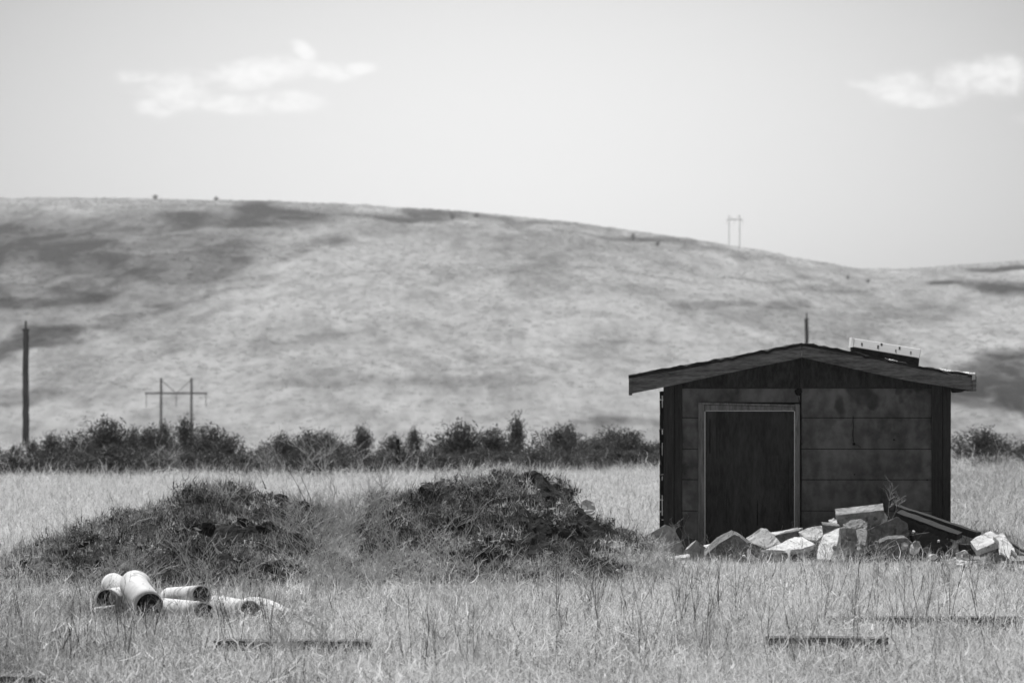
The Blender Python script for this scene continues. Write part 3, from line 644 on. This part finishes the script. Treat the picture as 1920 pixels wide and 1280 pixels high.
chunk(K, 'grey wedge at the top end of the tall slanted slab', [(1543, 982), (1576, 987), (1560, 996), (1544, 1004)], 39.75, -8, 0, .15, M_concd)
chunk('concrete_slab', 'tall slanted bright white slab leaning in the middle of the rubble', [(1545, 1002), (1574, 989), (1571, 1014), (1554, 1051), (1539, 1062), (1530, 1052), (1535, 1022)], 39.3, 57, -30, .11, M_conct)
chunk(K, 'grey side piece leaning against the tall slanted slab', [(1573, 990), (1586, 988), (1586, 1036), (1561, 1036)], 39.55, 2, 18, .1, M_conc)
chunk(K, 'little white cube by the notched end of the big block', [(1553, 975), (1563, 970), (1570, 974), (1571, 985), (1559, 984)], 40.6, 52, -10, .06, M_conct)
big = chunk(K, 'big grey notched block with bright pitted top, highest in the rubble', [(1567, 966), (1610, 961), (1657, 956), (1660, 978), (1627, 989), (1590, 990), (1571, 985)], 40.6, -33, 0, .12, M_conc)
chunk('concrete_slab', 'bright pitted cap on the big notched block', [(1567, 966), (1569, 957), (1578, 956), (1584, 961), (1589, 953), (1625, 950), (1654, 949), (1657, 957), (1620, 963)], 40.7, 66, 0, .03, M_conct)
chunk(K, 'small pale tilted panel at the right end of the notched block', [(1655, 958), (1665, 968), (1663, 978), (1656, 979)], 40.6, 36, 20, .05, M_conct)
chunk(K, 'rounded mid grey lump in front of the notched block', [(1580, 982), (1596, 974), (1614, 971), (1627, 980), (1627, 990), (1605, 989), (1594, 997), (1584, 991)], 40.0, 45, 0, .12, M_conc)
chunk(K, 'shaded grey lump under the rounded grey lump', [(1584, 989), (1606, 990), (1608, 1021), (1586, 1014)], 39.7, 4, 4, .16, M_conc)
chunk(K, 'tall grey two sided piece right of the shaded lump', [(1605, 992), (1622, 987), (1626, 999), (1622, 1024), (1613, 1031)], 39.6, 44, -14, .1, M_conc)
chunk(K, 'low grey piece at the foot of the rubble middle', [(1584, 1012), (1598, 1014), (1608, 1024), (1597, 1040), (1568, 1040)], 39.4, 14, 0, .14, M_conc)
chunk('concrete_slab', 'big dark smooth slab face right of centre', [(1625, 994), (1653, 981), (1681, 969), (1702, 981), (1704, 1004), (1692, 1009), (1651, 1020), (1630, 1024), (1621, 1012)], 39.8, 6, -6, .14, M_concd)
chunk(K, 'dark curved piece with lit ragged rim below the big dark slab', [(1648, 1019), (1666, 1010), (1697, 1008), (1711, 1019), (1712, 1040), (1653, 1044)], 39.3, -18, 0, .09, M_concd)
chunk(K, 'broad dark boulder under the beams', [(1714, 1003), (1743, 998), (1762, 1005), (1786, 1016), (1785, 1044), (1758, 1048), (1721, 1030)], 39.6, 0, 5, .3, M_beam)
chunk(K, 'dark lump at the lower end of the beams', [(1800, 1020), (1824, 1020), (1830, 1040), (1803, 1044)], 39.7, 0, 0, .2, M_beam)
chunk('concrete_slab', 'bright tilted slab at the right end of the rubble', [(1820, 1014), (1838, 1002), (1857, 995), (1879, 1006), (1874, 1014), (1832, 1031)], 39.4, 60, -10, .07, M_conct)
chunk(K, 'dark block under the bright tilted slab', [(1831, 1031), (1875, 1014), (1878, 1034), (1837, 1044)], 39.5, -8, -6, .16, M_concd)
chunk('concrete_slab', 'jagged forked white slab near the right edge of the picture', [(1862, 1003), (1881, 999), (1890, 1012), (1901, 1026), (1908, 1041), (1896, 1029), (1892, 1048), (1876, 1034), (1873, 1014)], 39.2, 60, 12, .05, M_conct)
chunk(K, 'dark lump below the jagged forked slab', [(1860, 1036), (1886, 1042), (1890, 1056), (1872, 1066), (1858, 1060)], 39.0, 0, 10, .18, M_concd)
chunk(K, 'flat grey piece half sunk in the grass at the right end', [(1827, 1053), (1850, 1056), (1871, 1066), (1864, 1088), (1835, 1086)], 38.4, 40, 0, .06, M_conc)
chunk(K, 'flat grey triangular piece above a pale stick at the right edge', [(1870, 1064), (1898, 1059), (1911, 1068), (1909, 1074), (1886, 1077)], 38.4, 46, 0, .05, M_conc)
chunk(K, 'small white fragment in the grass left of the bright tilted slab', [(1802, 1050), (1817, 1054), (1807, 1064)], 38.9, 60, 0, .03, M_conct)
chunk(K, 'pale thin broken edge piece low beside the small white fragment', [(1786, 1044), (1792, 1043), (1806, 1052), (1803, 1056)], 38.95, 50, 0, .03, M_conct)
for i, (px, py, s, lab) in enumerate(((1392, 1009, 4, 'tiny white pebble at the tip of the dark pointed block'), (1713, 995, 3.2, 'tiny white pebble in the dark gap beside the beams'), (1760, 1012, 2.6, 'tiny white pebble lying on the broad dark boulder'))):
    chunk('pebble', lab, [(px - s, py + 1), (px - 1, py - s * .7), (px + s, py), (px + 1, py + s * .6)], 39.55 if i else 39.4, 55, 0, .02, M_conct, 'pebble', None, .002)
chunk('rock', 'faceted grey rock perched on the right slope of the taller earth mound', [(1077, 951), (1098, 935), (1113, 941), (1117, 955), (1113, 968), (1097, 972), (1081, 963)], 37.6, 36, 12, .20, M_conct, 'rock', None)
chunk('rock', 'small dark rock at the foot of the taller earth mound', [(1150, 994), (1170, 990), (1190, 996), (1195, 1010), (1160, 1012)], 38.8, 5, 0, .2, M_beam, 'rock', None)
r3 = random.Random(5)
for i in range(56):
    px = r3.uniform(1270, 1925); Y = r3.uniform(38.8, 40.0); top = np.interp(px, [1270, 1500, 1640, 1780, 1900], [1042, 1022, 1008, 1030, 1052]); py = top + r3.uniform(0, 26); s = r3.uniform(3, 11)
    poly = [(px + s * r3.uniform(.6, 1.2) * math.cos(t), py + s * .75 * r3.uniform(.6, 1.1) * math.sin(t)) for t in (.2, 1.3, 2.4, 3.6, 4.6, 5.5)]
    chunk('concrete_fragment', 'small broken concrete fragment lying among the larger rubble', poly, Y, r3.choice((0, 15, 50, 65)), r3.uniform(-30, 30), s / 200 * r3.uniform(.8, 1.6), r3.choice((M_conc, M_conct, M_concd)), 'concrete', 'small concrete fragments in the rubble', .004)
for i in range(13):
    px = r3.uniform(1770, 1925); py = r3.uniform(1038, 1068) + (px - 1770) * .06; s = r3.uniform(9, 17)
    poly = [(px + s * r3.uniform(.7, 1.15) * math.cos(t), py + s * .7 * r3.uniform(.6, 1.1) * math.sin(t)) for t in (.3, 1.4, 2.6, 3.7, 4.9)]
    chunk('concrete_chunk', 'angular broken block at the low right foot of the rubble', poly, r3.uniform(36.4, 37.3), r3.choice((5, 25, 55, 65)), r3.uniform(-25, 25), r3.uniform(.05, .12), (M_conc, M_conct, M_concd)[i % 3], 'concrete', 'angular blocks at the low right foot of the rubble', .006)
# timbers
def beam(name, label, a, b, w_, h, mt, cat='beam', group=None, roll=0):
    m = MB(); d = (b - a); ln = d.length; d.normalize(); sx = d.cross(Vector((0, 0, 1))).normalized(); up = sx.cross(d)
    q = Matrix.Rotation(roll, 3, d); sx = q @ sx; up = q @ up; n = 8; vs = []
    for i in range(n + 1):
        c = d * ln * (i / n - .5) + Vector((0, 0, rnd.uniform(-.004, .004)))
        for (s, t) in ((-1, -1), (1, -1), (1, 1), (-1, 1)): vs.append(c + sx * (w_ / 2 * s + rnd.uniform(-.002, .002)) + up * (h / 2 * t + rnd.uniform(-.002, .002)))
    m.add(vs, [(4 * i + j, 4 * i + (j + 1) % 4, 4 * i + 4 + (j + 1) % 4, 4 * i + 4 + j) for i in range(n) for j in range(4)] + [(3, 2, 1, 0), tuple(4 * n + j for j in range(4))])
    o = m.build(name, mt); o.location = (a + b) / 2; return tag(o, label, cat, group)
GB = 'dark timbers lying across the rubble'
beam('timber_beam', 'longest dark timber, uppermost, sloping down past the shed corner', P(1681, 953, 40.4), P(1834, 1004, 39.9), .10, .065, M_beam, 'timber', GB)
beam('timber_beam', 'middle dark timber just under the longest one', P(1684, 964, 40.2), P(1800, 1005, 39.9), .12, .06, M_beam, 'timber', GB, .2)
beam('timber_beam', 'short dark timber lowest in the stack above the boulder', P(1678, 974, 40.0), P(1772, 1007, 39.8), .10, .08, M_beam, 'timber', GB, -.2)
beam('wooden_stick', 'pale stick on the ground at the right edge below the flat grey triangle', P(1868, 1082, 38.3), P(1912, 1075, 38.3), .02, .012, M_twigp, 'stick')
beam('wooden_stick', 'grey stick leaning behind the jagged slab at the right edge', P(1899, 1021, 39.3), P(1925, 1036, 39.2), .02, .02, M_plank, 'stick')
beam('wooden_stick', 'long dark stick in the weeds right of the boulder', P(1740, 1078, 38.7), P(1840, 1052, 38.8), .018, .018, M_plank, 'stick')
# planks in the foreground grass
def plank(label, px0, px1, py, Y, h=.085, w_=.20):
    a = P(px0, py, Y); b = P(px1, py + .6, Y + .02); a.z -= h / 2; b.z -= h / 2; a.y += w_ / 2; b.y += w_ / 2
    return beam('plank', label, a, b, w_, h, M_plank, 'plank', 'old planks lying in the foreground grass')
plank('longest plank in the foreground grass, below the right end of the rubble', 1555, 1915, 1157, 27.5)
plank('shorter plank lower down, left of the longest plank in the grass', 1440, 1665, 1195.5, 25.2)
plank('plank lying in the grass in front of the white pipes', 400, 695, 1201, 24.95, .06)
plank('dark plank end in the bottom left corner of the field', -60, 92, 1268, 21.9, .08)

# ------------------------------------------------------------------ pipes
def pipe(label, path, r, th=.008, name='pipe', flare=0):
    c0 = path[0]; m = MB(); k = 28; n = len(path)
    def ringp(rad, i):
        d = (path[min(i + 1, n - 1)] - path[max(i - 1, 0)]).normalized(); a = d.cross(Vector((0, 0, 1))).normalized(); b = a.cross(d)
        return [path[i] - c0 + (a * math.cos(t) + b * math.sin(t)) * rad for t in [6.2832 * j / k for j in range(k)]]
    outer = MB(); vs = []
    for i in range(n): vs += ringp(r, i)
    fs = [(i * k + j, i * k + (j + 1) % k, (i + 1) * k + (j + 1) % k, (i + 1) * k + j) for i in range(n - 1) for j in range(k)]
    a0 = len(vs); vs += ringp(r - th, 0); a1 = len(vs); vs += ringp(r - th, n - 1)
    fs += [(j, a0 + j, a0 + (j + 1) % k, (j + 1) % k) for j in range(k)] + [((n - 1) * k + j, (n - 1) * k + (j + 1) % k, a1 + (j + 1) % k, a1 + j) for j in range(k)]
    outer.add(vs, fs); inner = MB(); vs = []
    for i in range(n): vs += ringp(r - th, i)
    inner.add(vs, [(i * k + j, (i + 1) * k + j, (i + 1) * k + (j + 1) % k, i * k + (j + 1) % k) for i in range(n - 1) for j in range(k)])
    root = tag(empty(name, c0), label, 'pipe', 'white pipe pieces lying in the grass before the long mound')
    outer.build('shell', M_pipe, root, 0, True); inner.build('bore', M_pipein, root, 0, True); return root
def arc(a, b, c, n=10):
    return [a * (1 - t) ** 2 + b * 2 * t * (1 - t) + c * t * t for t in [i / n for i in range(n + 1)]]
def ln_(a, b, n=4): return [a + (b - a) * i / n for i in range(n + 1)]
pipe('fat white pipe elbow with a rounded top, leftmost and tallest of the pipes', arc(P(238, 1108, 29.3) + Vector((.05, .25, .03)), P(238, 1100, 29.3) + Vector((0, 0, .05)), P(280, 1136, 28.75), 12), .098)
pipe('white upright domed pipe stub standing behind the fat elbow', arc(P(228, 1152, 30.0), P(226, 1100, 29.95), P(212, 1096, 30.3), 8), .085)
pipe('broken pipe with dark mouth and a white lower rim at the left end', ln_(P(222, 1120, 29.9), P(200, 1124, 29.2)), .075)
pipe('white pipe lying between the elbow mouth and the middle dark mouth', ln_(P(300, 1143, 29.3), P(382, 1151, 28.7)), .085)
pipe('uppermost white pipe with its dark mouth facing right', ln_(P(318, 1120, 29.9), P(378, 1116, 29.2)), .072)
pipe('pale pipe right of the middle dark mouth, half buried in grass', ln_(P(404, 1138, 29.6), P(468, 1149, 28.9)), .085)
pipe('rightmost white pipe curving down into the grass', arc(P(468, 1142, 29.5), P(492, 1136, 29.2), P(545, 1170, 28.7), 8), .085)
pipe('low pipe piece nearest the camera with a small dark mouth', ln_(P(340, 1180, 28.6), P(385, 1173, 28.3)), .062)
pipe('short low pipe piece right of the nearest small mouth', ln_(P(398, 1176, 28.7), P(424, 1179, 28.3)), .055)
chunk('pipe_shard', 'white sliver of broken pipe lying at the left end of the pipes', [(174, 1138), (190, 1135), (216, 1132), (214, 1135), (190, 1140), (176, 1142)], 28.9, 60, 0, .008, M_pipe, 'pipe fragment', None, .003)
chunk('stone', 'pale rounded stone in the grass left of the pipes', [(85, 1165), (98, 1146), (118, 1142), (132, 1152), (138, 1168), (110, 1175)], 29.2, 40, 0, .1, M_conct, 'stone', None)
chunk('pipe_shard', 'small white scrap in the grass near the left edge', [(38, 1152), (44, 1146), (50, 1147), (46, 1156), (39, 1157)], 29.3, 50, 0, .01, M_pipe, 'pipe fragment', None, .003)

# ------------------------------------------------------------------ shrubs along the far edge of the field
def shrub_proto(H, Wd, nst, nlf, seed, tall=0):
    r2 = random.Random(seed); st = MB(); fo = MB(); root = empty('shrub', (0, 0, 0))
    for i in range(nst):
        az = r2.uniform(0, 6.28); ln = abs(r2.gauss(0, .5)) * (1 - tall); top = H * r2.uniform(.6, 1.0) * (1 - .3 * min(ln, 1)); rad = Wd * min(ln, 1.1) * .75
        p = [Vector((0, 0, 0)) + Vector((math.cos(az), math.sin(az), 0)) * rad * (t ** .8) + Vector((r2.gauss(0, .02), r2.gauss(0, .02), top * t)) for t in (0, .3, .55, .8, 1.0)]
        st.tube(p, .012 * r2.uniform(.6, 1), .003, 3)
        for _ in range(nlf):
            t = r2.uniform(.12, 1.02) ** .8; j = min(int(t * 4), 3); c = p[j].lerp(p[j + 1], min(t * 4 - j, 1.0)) + Vector((r2.gauss(0, .05), r2.gauss(0, .05), r2.gauss(0, .04)))
            if c.z < .03: c.z = .03
            e = Euler((r2.gauss(0, .6), r2.gauss(0, .6), r2.uniform(0, 6))).to_matrix(); s = r2.uniform(.012, .026); tn = r2.choice((.6, .9, 1.0, 1.3))
            fo.add([c + e @ Vector(q) * s for q in ((-.28, 0, -1), (.28, 0, -1), (.22, 0, 1.6), (-.1, .1, 1.8))], [(0, 1, 2, 3)], tn)
    st.build('stems', M_stem, root); fo.build('foliage', M_bush, root); return root
protos = [shrub_proto(1.0, .55, 50, 60, 1), shrub_proto(1.0, .75, 60, 55, 2), shrub_proto(1.0, .42, 36, 64, 3), shrub_proto(1.0, .30, 26, 80, 4, .3), shrub_proto(.8, .7, 54, 55, 5)]
used = set()
def copy_tree(o, loc, rz, s):
    if o.name not in used: c = o; used.add(o.name)
    else:
        c = o.copy(); COL.objects.link(c)
        for ch in o.children:
            d = ch.copy(); COL.objects.link(d); d.parent = c
    c.location = loc; c.rotation_euler = (0, 0, rz); c.scale = (s[0], s[0], s[1]); return c
GS = 'shrubs along the far edge of the field'
def shrub(px, py_top, Y, k, wid=1.0, label='dark bushy shrub in the row along the far edge of the field', group=GS):
    if Y > 91: Y -= 7; wid *= 1.4
    x = (px - 960) / F * Y; z0 = terrain(x, Y); zt = P(px, py_top, Y).z; h = (zt - z0) / (.8 if k == 4 else 1.0)
    o = copy_tree(protos[k], (x, Y, z0 - .03), rnd.uniform(0, 6.28), (max(h, .45) * wid, h)); return tag(o, label, 'shrub', group)
shrub(968, 768, 85, 3, 1.2, 'tall narrow dark shrub standing up near the middle of the row'); shrub(350, 771, 87, 0, 1.0, 'tallest broad shrub, right half of the clump under the twin pole pylon')
shrub(308, 780, 88, 1, .9, 'tall broad shrub, left half of the clump under the twin pole pylon'); shrub(252, 792, 87, 1, .9, 'shrub left of the tall clump under the pylon'); shrub(680, 788, 86, 0, 1.1, 'broad feathery shrub left of the fence post'); shrub(778, 794, 88, 2, 1.15, 'upright shrub just right of the fence post')
shrub(210, 800, 94, 1, 1.2, 'dark shrub left of the thin post in the shrubs'); shrub(285, 790, 93, 0, 1.2, 'dense shrub in the middle of the clump under the pylon'); shrub(1068, 785, 87, 0, .95, 'tall shrub halfway between the tall narrow one and the shed')
for px, pt in [(0, 832), (25, 838), (60, 822), (100, 816), (135, 812), (170, 818), (195, 800), (225, 812), (280, 806), (330, 812), (395, 803), (375, 835), (425, 808), (455, 838), (490, 842), (530, 818), (555, 812), (585, 822), (610, 806), (640, 818),
               (715, 816), (740, 832), (810, 820), (835, 826), (860, 806), (885, 824), (915, 818), (930, 806), (990, 826), (1015, 830), (1045, 815), (1095, 818), (1120, 826), (1150, 806), (1180, 812), (1210, 808), (1235, 816), (1265, 816), (-30, 826), (-60, 820), (1810, 820), (1840, 798), (1862, 812), (1890, 826), (1915, 822), (1945, 812), (1985, 806), (1795, 830)]:
    shrub(px, pt + rnd.choice((-26, -14, -6, 4, 12, 18)), rnd.uniform(81, 88), rnd.choice((0, 0, 1, 1, 2, 4)), rnd.uniform(1.1, 2.2))
for px, pt in [(235, 846), (470, 856), (520, 848), (575, 852), (625, 850), (675, 846), (725, 850), (790, 848), (850, 852), (910, 848), (965, 850), (1020, 846), (1070, 850), (1125, 846), (1175, 846), (20, 858), (75, 852), (120, 850), (160, 856), (205, 846), (255, 842), (300, 848), (350, 846), (400, 852), (440, 858), (500, 860), (545, 850), (600, 848), (650, 844), (700, 846), (760, 852), (820, 850), (880, 846), (940, 842), (990, 848), (1040, 842), (1100, 846), (1150, 842), (1200, 840), (1245, 842), (1830, 846), (1880, 850)]:
    shrub(px + rnd.uniform(-18, 18), pt + rnd.uniform(-18, 6), 72 + px / 240 + rnd.uniform(-1, 3), rnd.choice((1, 4, 4)), rnd.uniform(2.0, 2.9), 'low dark shrub in front of the taller row at the field edge', 'low shrubs in front of the taller row')
# shrubs on the hill
def hill_point(px, py):
    u = (px - 960) / F; best = None
    for Y in np.arange(700, 1500, 2):
        z = terrain(u * Y, Y); q = HY - (z - EYE) / Y * F
        if q <= py: return Vector((u * Y, Y, z))
    Y = 1499; return Vector((u * Y, Y, terrain(u * Y, Y)))
for (px, py, s, lab) in ((291, 374, 2.0, 'lone bush on the ridge line, left of the two'), (405, 376, 1.7, 'lone bush on the ridge line, right of the two'), (848, 412, 2.4, 'dark bush just below the ridge above the pale spur'), (893, 408, 1.8, 'faint bush just right of the dark one below the ridge'),
                         (1187, 451, 2.6, 'thin upright bush on the hill shoulder'), (1233, 462, 1.9, 'round bush on the hill shoulder, right of the thin one'), (1590, 523, 1.4, 'small faint bush in the saddle of the hills'), (1628, 531, 1.5, 'small bush right of the saddle of the hills')):
    p = hill_point(px, py); o = copy_tree(protos[rnd.choice((0, 1))], p - Vector((0, 0, .1)), rnd.uniform(0, 6), (s * 1.3, s)); tag(o, lab, 'shrub', 'lone bushes on the hill')

# ------------------------------------------------------------------ fence posts, poles and pylons
for px, pt, lab in ((746, 822, 'thin dark fence post beside the upright shrub in the row'), (229, 838, 'thin dark fence post in the shrubs under the left pole')):
    Y = 76.0; p = P(px, pt, Y); x = p.x; m = MB(); m.box(-.032, .032, -.005, .005, -.1, p.z); m.box(-.005, .005, -.03, -.005, -.1, p.z - .01)
    for z in np.arange(.2, p.z - .03, .1): m.box(-.009, .009, -.036, -.03, z, z + .03)
    o = m.build('fence_post', M_black); o.location = (x, Y, terrain(x, Y)); tag(o, lab, 'fence post', 'fence posts at the field edge')
def pole(px, pt, Y, r, label, cap):
    x = (px - 960) / F * Y; z0 = terrain(x, Y); h = P(px, pt, Y).z - z0; root = tag(empty('utility_pole', (x, Y, z0)), label, 'utility pole')
    m = MB(); m.tube([Vector((rnd.uniform(-.02, .02), 0, h * t - .3)) for t in np.linspace(0, 1, 22)], r * 1.15, r * .9, 12, caps=True); m.build('shaft', M_pole, root)
    if cap:
        m = MB(); m.tube([Vector((0, 0, h - .32)), Vector((0, 0, h + .12))], r * .35, r * .3, 8, caps=True); m.box(-r * 1.1, r * 1.1, -.05, .05, h - .33, h - .26); m.build('top_pin', M_pole, root)
    return root
pole(48.5, 606, 200, .15, 'thick dark wooden pole rising above the shrubs at the left edge', True)
pole(1512.5, 590, 280, .13, 'thin dark pole rising behind the shed roof peak', True)
def pylon(pxs, pt, parm, px_arm, Y, z0, label, hang):
    cx = (pxs[0] + pxs[1]) / 2; s = Y / F; X = (cx - 960) * s; root = tag(empty('power_pylon', (X, Y, z0)), label, 'pylon')
    za = P(0, parm, Y).z - z0; zt = P(0, pt, Y).z - z0; dx = [(p - cx) * s for p in pxs]; ax = [(p - cx) * s for p in px_arm]
    for d in dx: m = MB(); m.tube([Vector((d, 0, -.5)), Vector((d, 0, zt))], .24 if Y < 1000 else .17, .17 if Y < 1000 else .13, 8, caps=True); m.build('pole', (M_steel if Y < 1000 else M_far), root)
    m = MB(); m.box(ax[0], ax[1], -.3, -.18, za - .14, za + .14); m.box(ax[0] + .6, ax[1] - .6, .18, .3, za - .14, za + .14); m.build('crossarm', (M_steel if Y < 1000 else M_far), root)
    m = MB(); m.tube([Vector((dx[0], -.24, zt - .3)), Vector(((dx[0] + dx[1]) / 2, -.24, za))], .06, .06, 5); m.tube([Vector((dx[1], -.24, zt - .3)), Vector(((dx[0] + dx[1]) / 2, -.24, za))], .06, .06, 5)
    m.build('brace', (M_steel if Y < 1000 else M_far), root)
    for x in (ax[0] + .2, (dx[0] + dx[1]) / 2, ax[1] - .2):
        m = MB(); n = 9
        for i in range(n): z = za - .2 - hang * i / n; m.tube([Vector((x, -.24, z)), Vector((x, -.24, z - hang / n * .5))], .13, .05, 8, caps=True)
        m.tube([Vector((x, -.24, za)), Vector((x, -.24, za - hang))], .03, .03, 5); m.build('insulator', (M_steel if Y < 1000 else M_far), root)
Yp = 640; pylon((302, 359), 708, 737, (272, 389), Yp, terrain((330 - 960) / F * Yp, Yp), 'twin pole power pylon with one crossarm standing at the foot of the hill', 1.9)
Yp = 1620; pylon((1367, 1387), 403, 412, (1362, 1393), Yp, terrain((1377 - 960) / F * Yp, Yp), 'faint distant twin pole pylon standing behind the ridge', 1.5)

# ------------------------------------------------------------------ weeds: single dry plants
def weed_mesh(H, seed, nb=5, spread=.5, r=.003, curl=.5, mt=None, sub=3, name='dry_weed'):
    r2 = random.Random(seed); m = MB()
    def grow(p, d, ln, rad, lvl):
        n = 5; pts_ = [p.copy()]
        for i in range(n):
            d = (d + Vector((r2.gauss(0, .14 * curl), r2.gauss(0, .14 * curl), r2.gauss(.03, .06)))).normalized(); p = p + d * ln / n; pts_.append(p.copy())
        m.tube(pts_, rad, rad * .35, 3, tone=r2.uniform(.7, 1.2))
        if lvl < 2:
            for _ in range(sub if lvl else nb):
                b = r2.choice(pts_[2:]); dd = (d + Vector((r2.gauss(0, spread), r2.gauss(0, spread), r2.uniform(0, .4)))).normalized(); grow(b, dd, ln * r2.uniform(.25, .5), rad * .6, lvl + 1)
    for _ in range(2): grow(Vector((r2.gauss(0, .02), r2.gauss(0, .02), -.02)), Vector((r2.gauss(0, spread * .5), r2.gauss(0, spread * .4), 1)).normalized(), H * r2.uniform(.7, 1), r, 0)
    me = m.mesh(name); me.materials.append(mt); return me
WD = [weed_mesh(1, i, 2, .34, .0058, .5, M_twigd, 2) for i in range(5)]; WP = [weed_mesh(1, 50 + i, 10, .8, .0075, 1.7, M_twigp, 4, 'pale_weed') for i in range(5)]
def weed(px, py, Y, h, k, pale=False, label=None, group=None, lean=0):
    me = (WP if pale else WD)[k]; o = bpy.data.objects.new('pale_weed' if pale else 'dry_weed', me); COL.objects.link(o)
    x = (px - 960) / F * Y; o.location = (x, Y, zground(x, Y) if Y < 42 else terrain(x, Y)); o.rotation_euler = (0, lean, rnd.uniform(0, 6.28) if not lean else 0); o.scale = (h * rnd.uniform(.8, 1.1), h, h)
    return tag(o, label or ('pale branching dry weed among the grass' if pale else 'thin dark leafless weed stalk rising from the grass'), 'weed', group or ('pale branching weeds in the field' if pale else 'thin dark weed stalks in the foreground'))
r_w = random.Random(3)
for i in range(100):
    Y = r_w.uniform(22.5, 36) if i % 3 else r_w.uniform(22.5, 28); px = r_w.uniform(-10, 1930)
    if 1330 < px < 1780 and Y > 37: continue
    weed(px, 0, Y, r_w.uniform(.28, .55), r_w.randrange(5))
for i in range(130):
    Y = r_w.uniform(22.5, 36); weed(r_w.uniform(-10, 1930) if i % 4 else r_w.gauss(640, 60), 0, Y if i % 4 else r_w.uniform(31, 36), r_w.uniform(.16, .40), r_w.randrange(5), True, 'pale twisted dry weed in the foreground grass', 'pale twisted weeds in the foreground')
for px, h, Y, l in ((305, .85, 72, None), (330, .7, 74, None), (150, .75, 76, None), (585, .95, 70, None), (620, .9, 71, None), (650, .7, 72, None), (500, .8, 73, None), (775, .6, 74, None), (270, .6, 72, None), (905, .55, 78, None), (1030, .55, 77, None), (1870, .7, 60, None), (1820, .6, 62, None), (1840, .5, 56, None), (700, .5, 76, None), (560, .7, 70, None)):
    weed(px, 0, Y, h, rnd.randrange(5), True, 'pale branching weed standing before the shrub row', 'pale branching weeds before the shrub row')
weed(1670, 0, 40.0, .34, 2, True, 'spiky branching weed growing out of the rubble beside the notched block', 'single weeds by the shed').location.z = P(1670, 975, 40.0).z
weed(1262, 0, 39.6, .2, 1, True, 'curled dry sprig on the dark left block by the shed corner', 'single weeds by the shed').location.z = P(1262, 1010, 39.6).z
weed(592, 0, 37.9, .75, 1, False, 'long leaning dark stalk on the right end of the long mound', 'single weeds by the mounds', -.25)
for px, h in ((570, .3), (605, .35), (630, .3), (690, .28), (660, .35), (1005, .2), (310, .2)): weed(px, 0, 37.8, h, rnd.randrange(5), False, 'thin dry stalk sprouting on the top of the mounds', 'stalks on the mounds')
for i in range(34): weed(r_w.gauss(640, 85), 0, r_w.uniform(32.5, 36.5), r_w.uniform(.35, .62), r_w.randrange(5), True, 'airy pale weed in the thicket between the two earth mounds', 'airy pale weeds between the mounds')
for i in range(20): weed(r_w.gauss(590, 75), 0, r_w.uniform(41, 46), r_w.uniform(.38, .62), r_w.randrange(5), True, 'tall airy pale weed standing behind the long mound', 'airy pale weeds behind the long mound')
for i in range(46): weed(r_w.uniform(0, 1925), 0, r_w.uniform(28.5, 35.5), r_w.uniform(.28, .46), r_w.randrange(5), True, 'airy pale weed rising above the foreground grass', 'airy pale weeds above the foreground grass')
for i in range(22): weed(r_w.uniform(1290, 1925), 0, r_w.uniform(37.0, 38.6), r_w.uniform(.14, .27), r_w.randrange(5), True, 'pale weed sprig at the foot of the rubble', 'pale weed sprigs before the rubble')
for i in range(14): weed(r_w.uniform(1720, 1930), 0, r_w.uniform(36, 38.4), r_w.uniform(.2, .34), r_w.randrange(5), False, 'dark weed sprig at the right foot of the rubble', 'dark weed sprigs before the rubble')
for i in range(16): weed(r_w.uniform(150, 560), 0, r_w.uniform(27.8, 28.9), r_w.uniform(.18, .34), r_w.randrange(5), i % 2 == 0, 'weed sprig growing in front of the white pipes', 'weed sprigs before the pipes')
for i in range(14): weed(r_w.uniform(780, 1080), 0, r_w.uniform(36.2, 37.4), r_w.uniform(.18, .32), r_w.randrange(5), True, 'pale dry sprig on the front of the taller mound', 'sprigs on the taller mound')

# ------------------------------------------------------------------ haze
HAZE = 0.0002
m = MB(); m.box(-1950, 1950, -1950, 1950, -75, 112); me = m.mesh('haze'); hm = bpy.data.materials.new('haze'); hm.use_nodes = True; t = hm.node_tree
for n in list(t.nodes): t.nodes.remove(n)
o_ = nn(t, 'ShaderNodeOutputMaterial'); pv = nn(t, 'ShaderNodeVolumePrincipled'); pv.inputs['Density'].default_value = HAZE; pv.inputs['Color'].default_value = (.9, .9, .9, 1); pv.inputs['Anisotropy'].default_value = .3
t.links.new(pv.outputs[0], o_.inputs['Volume'])
if HAZE: tag(link('haze', me, hm), kind='stuff')
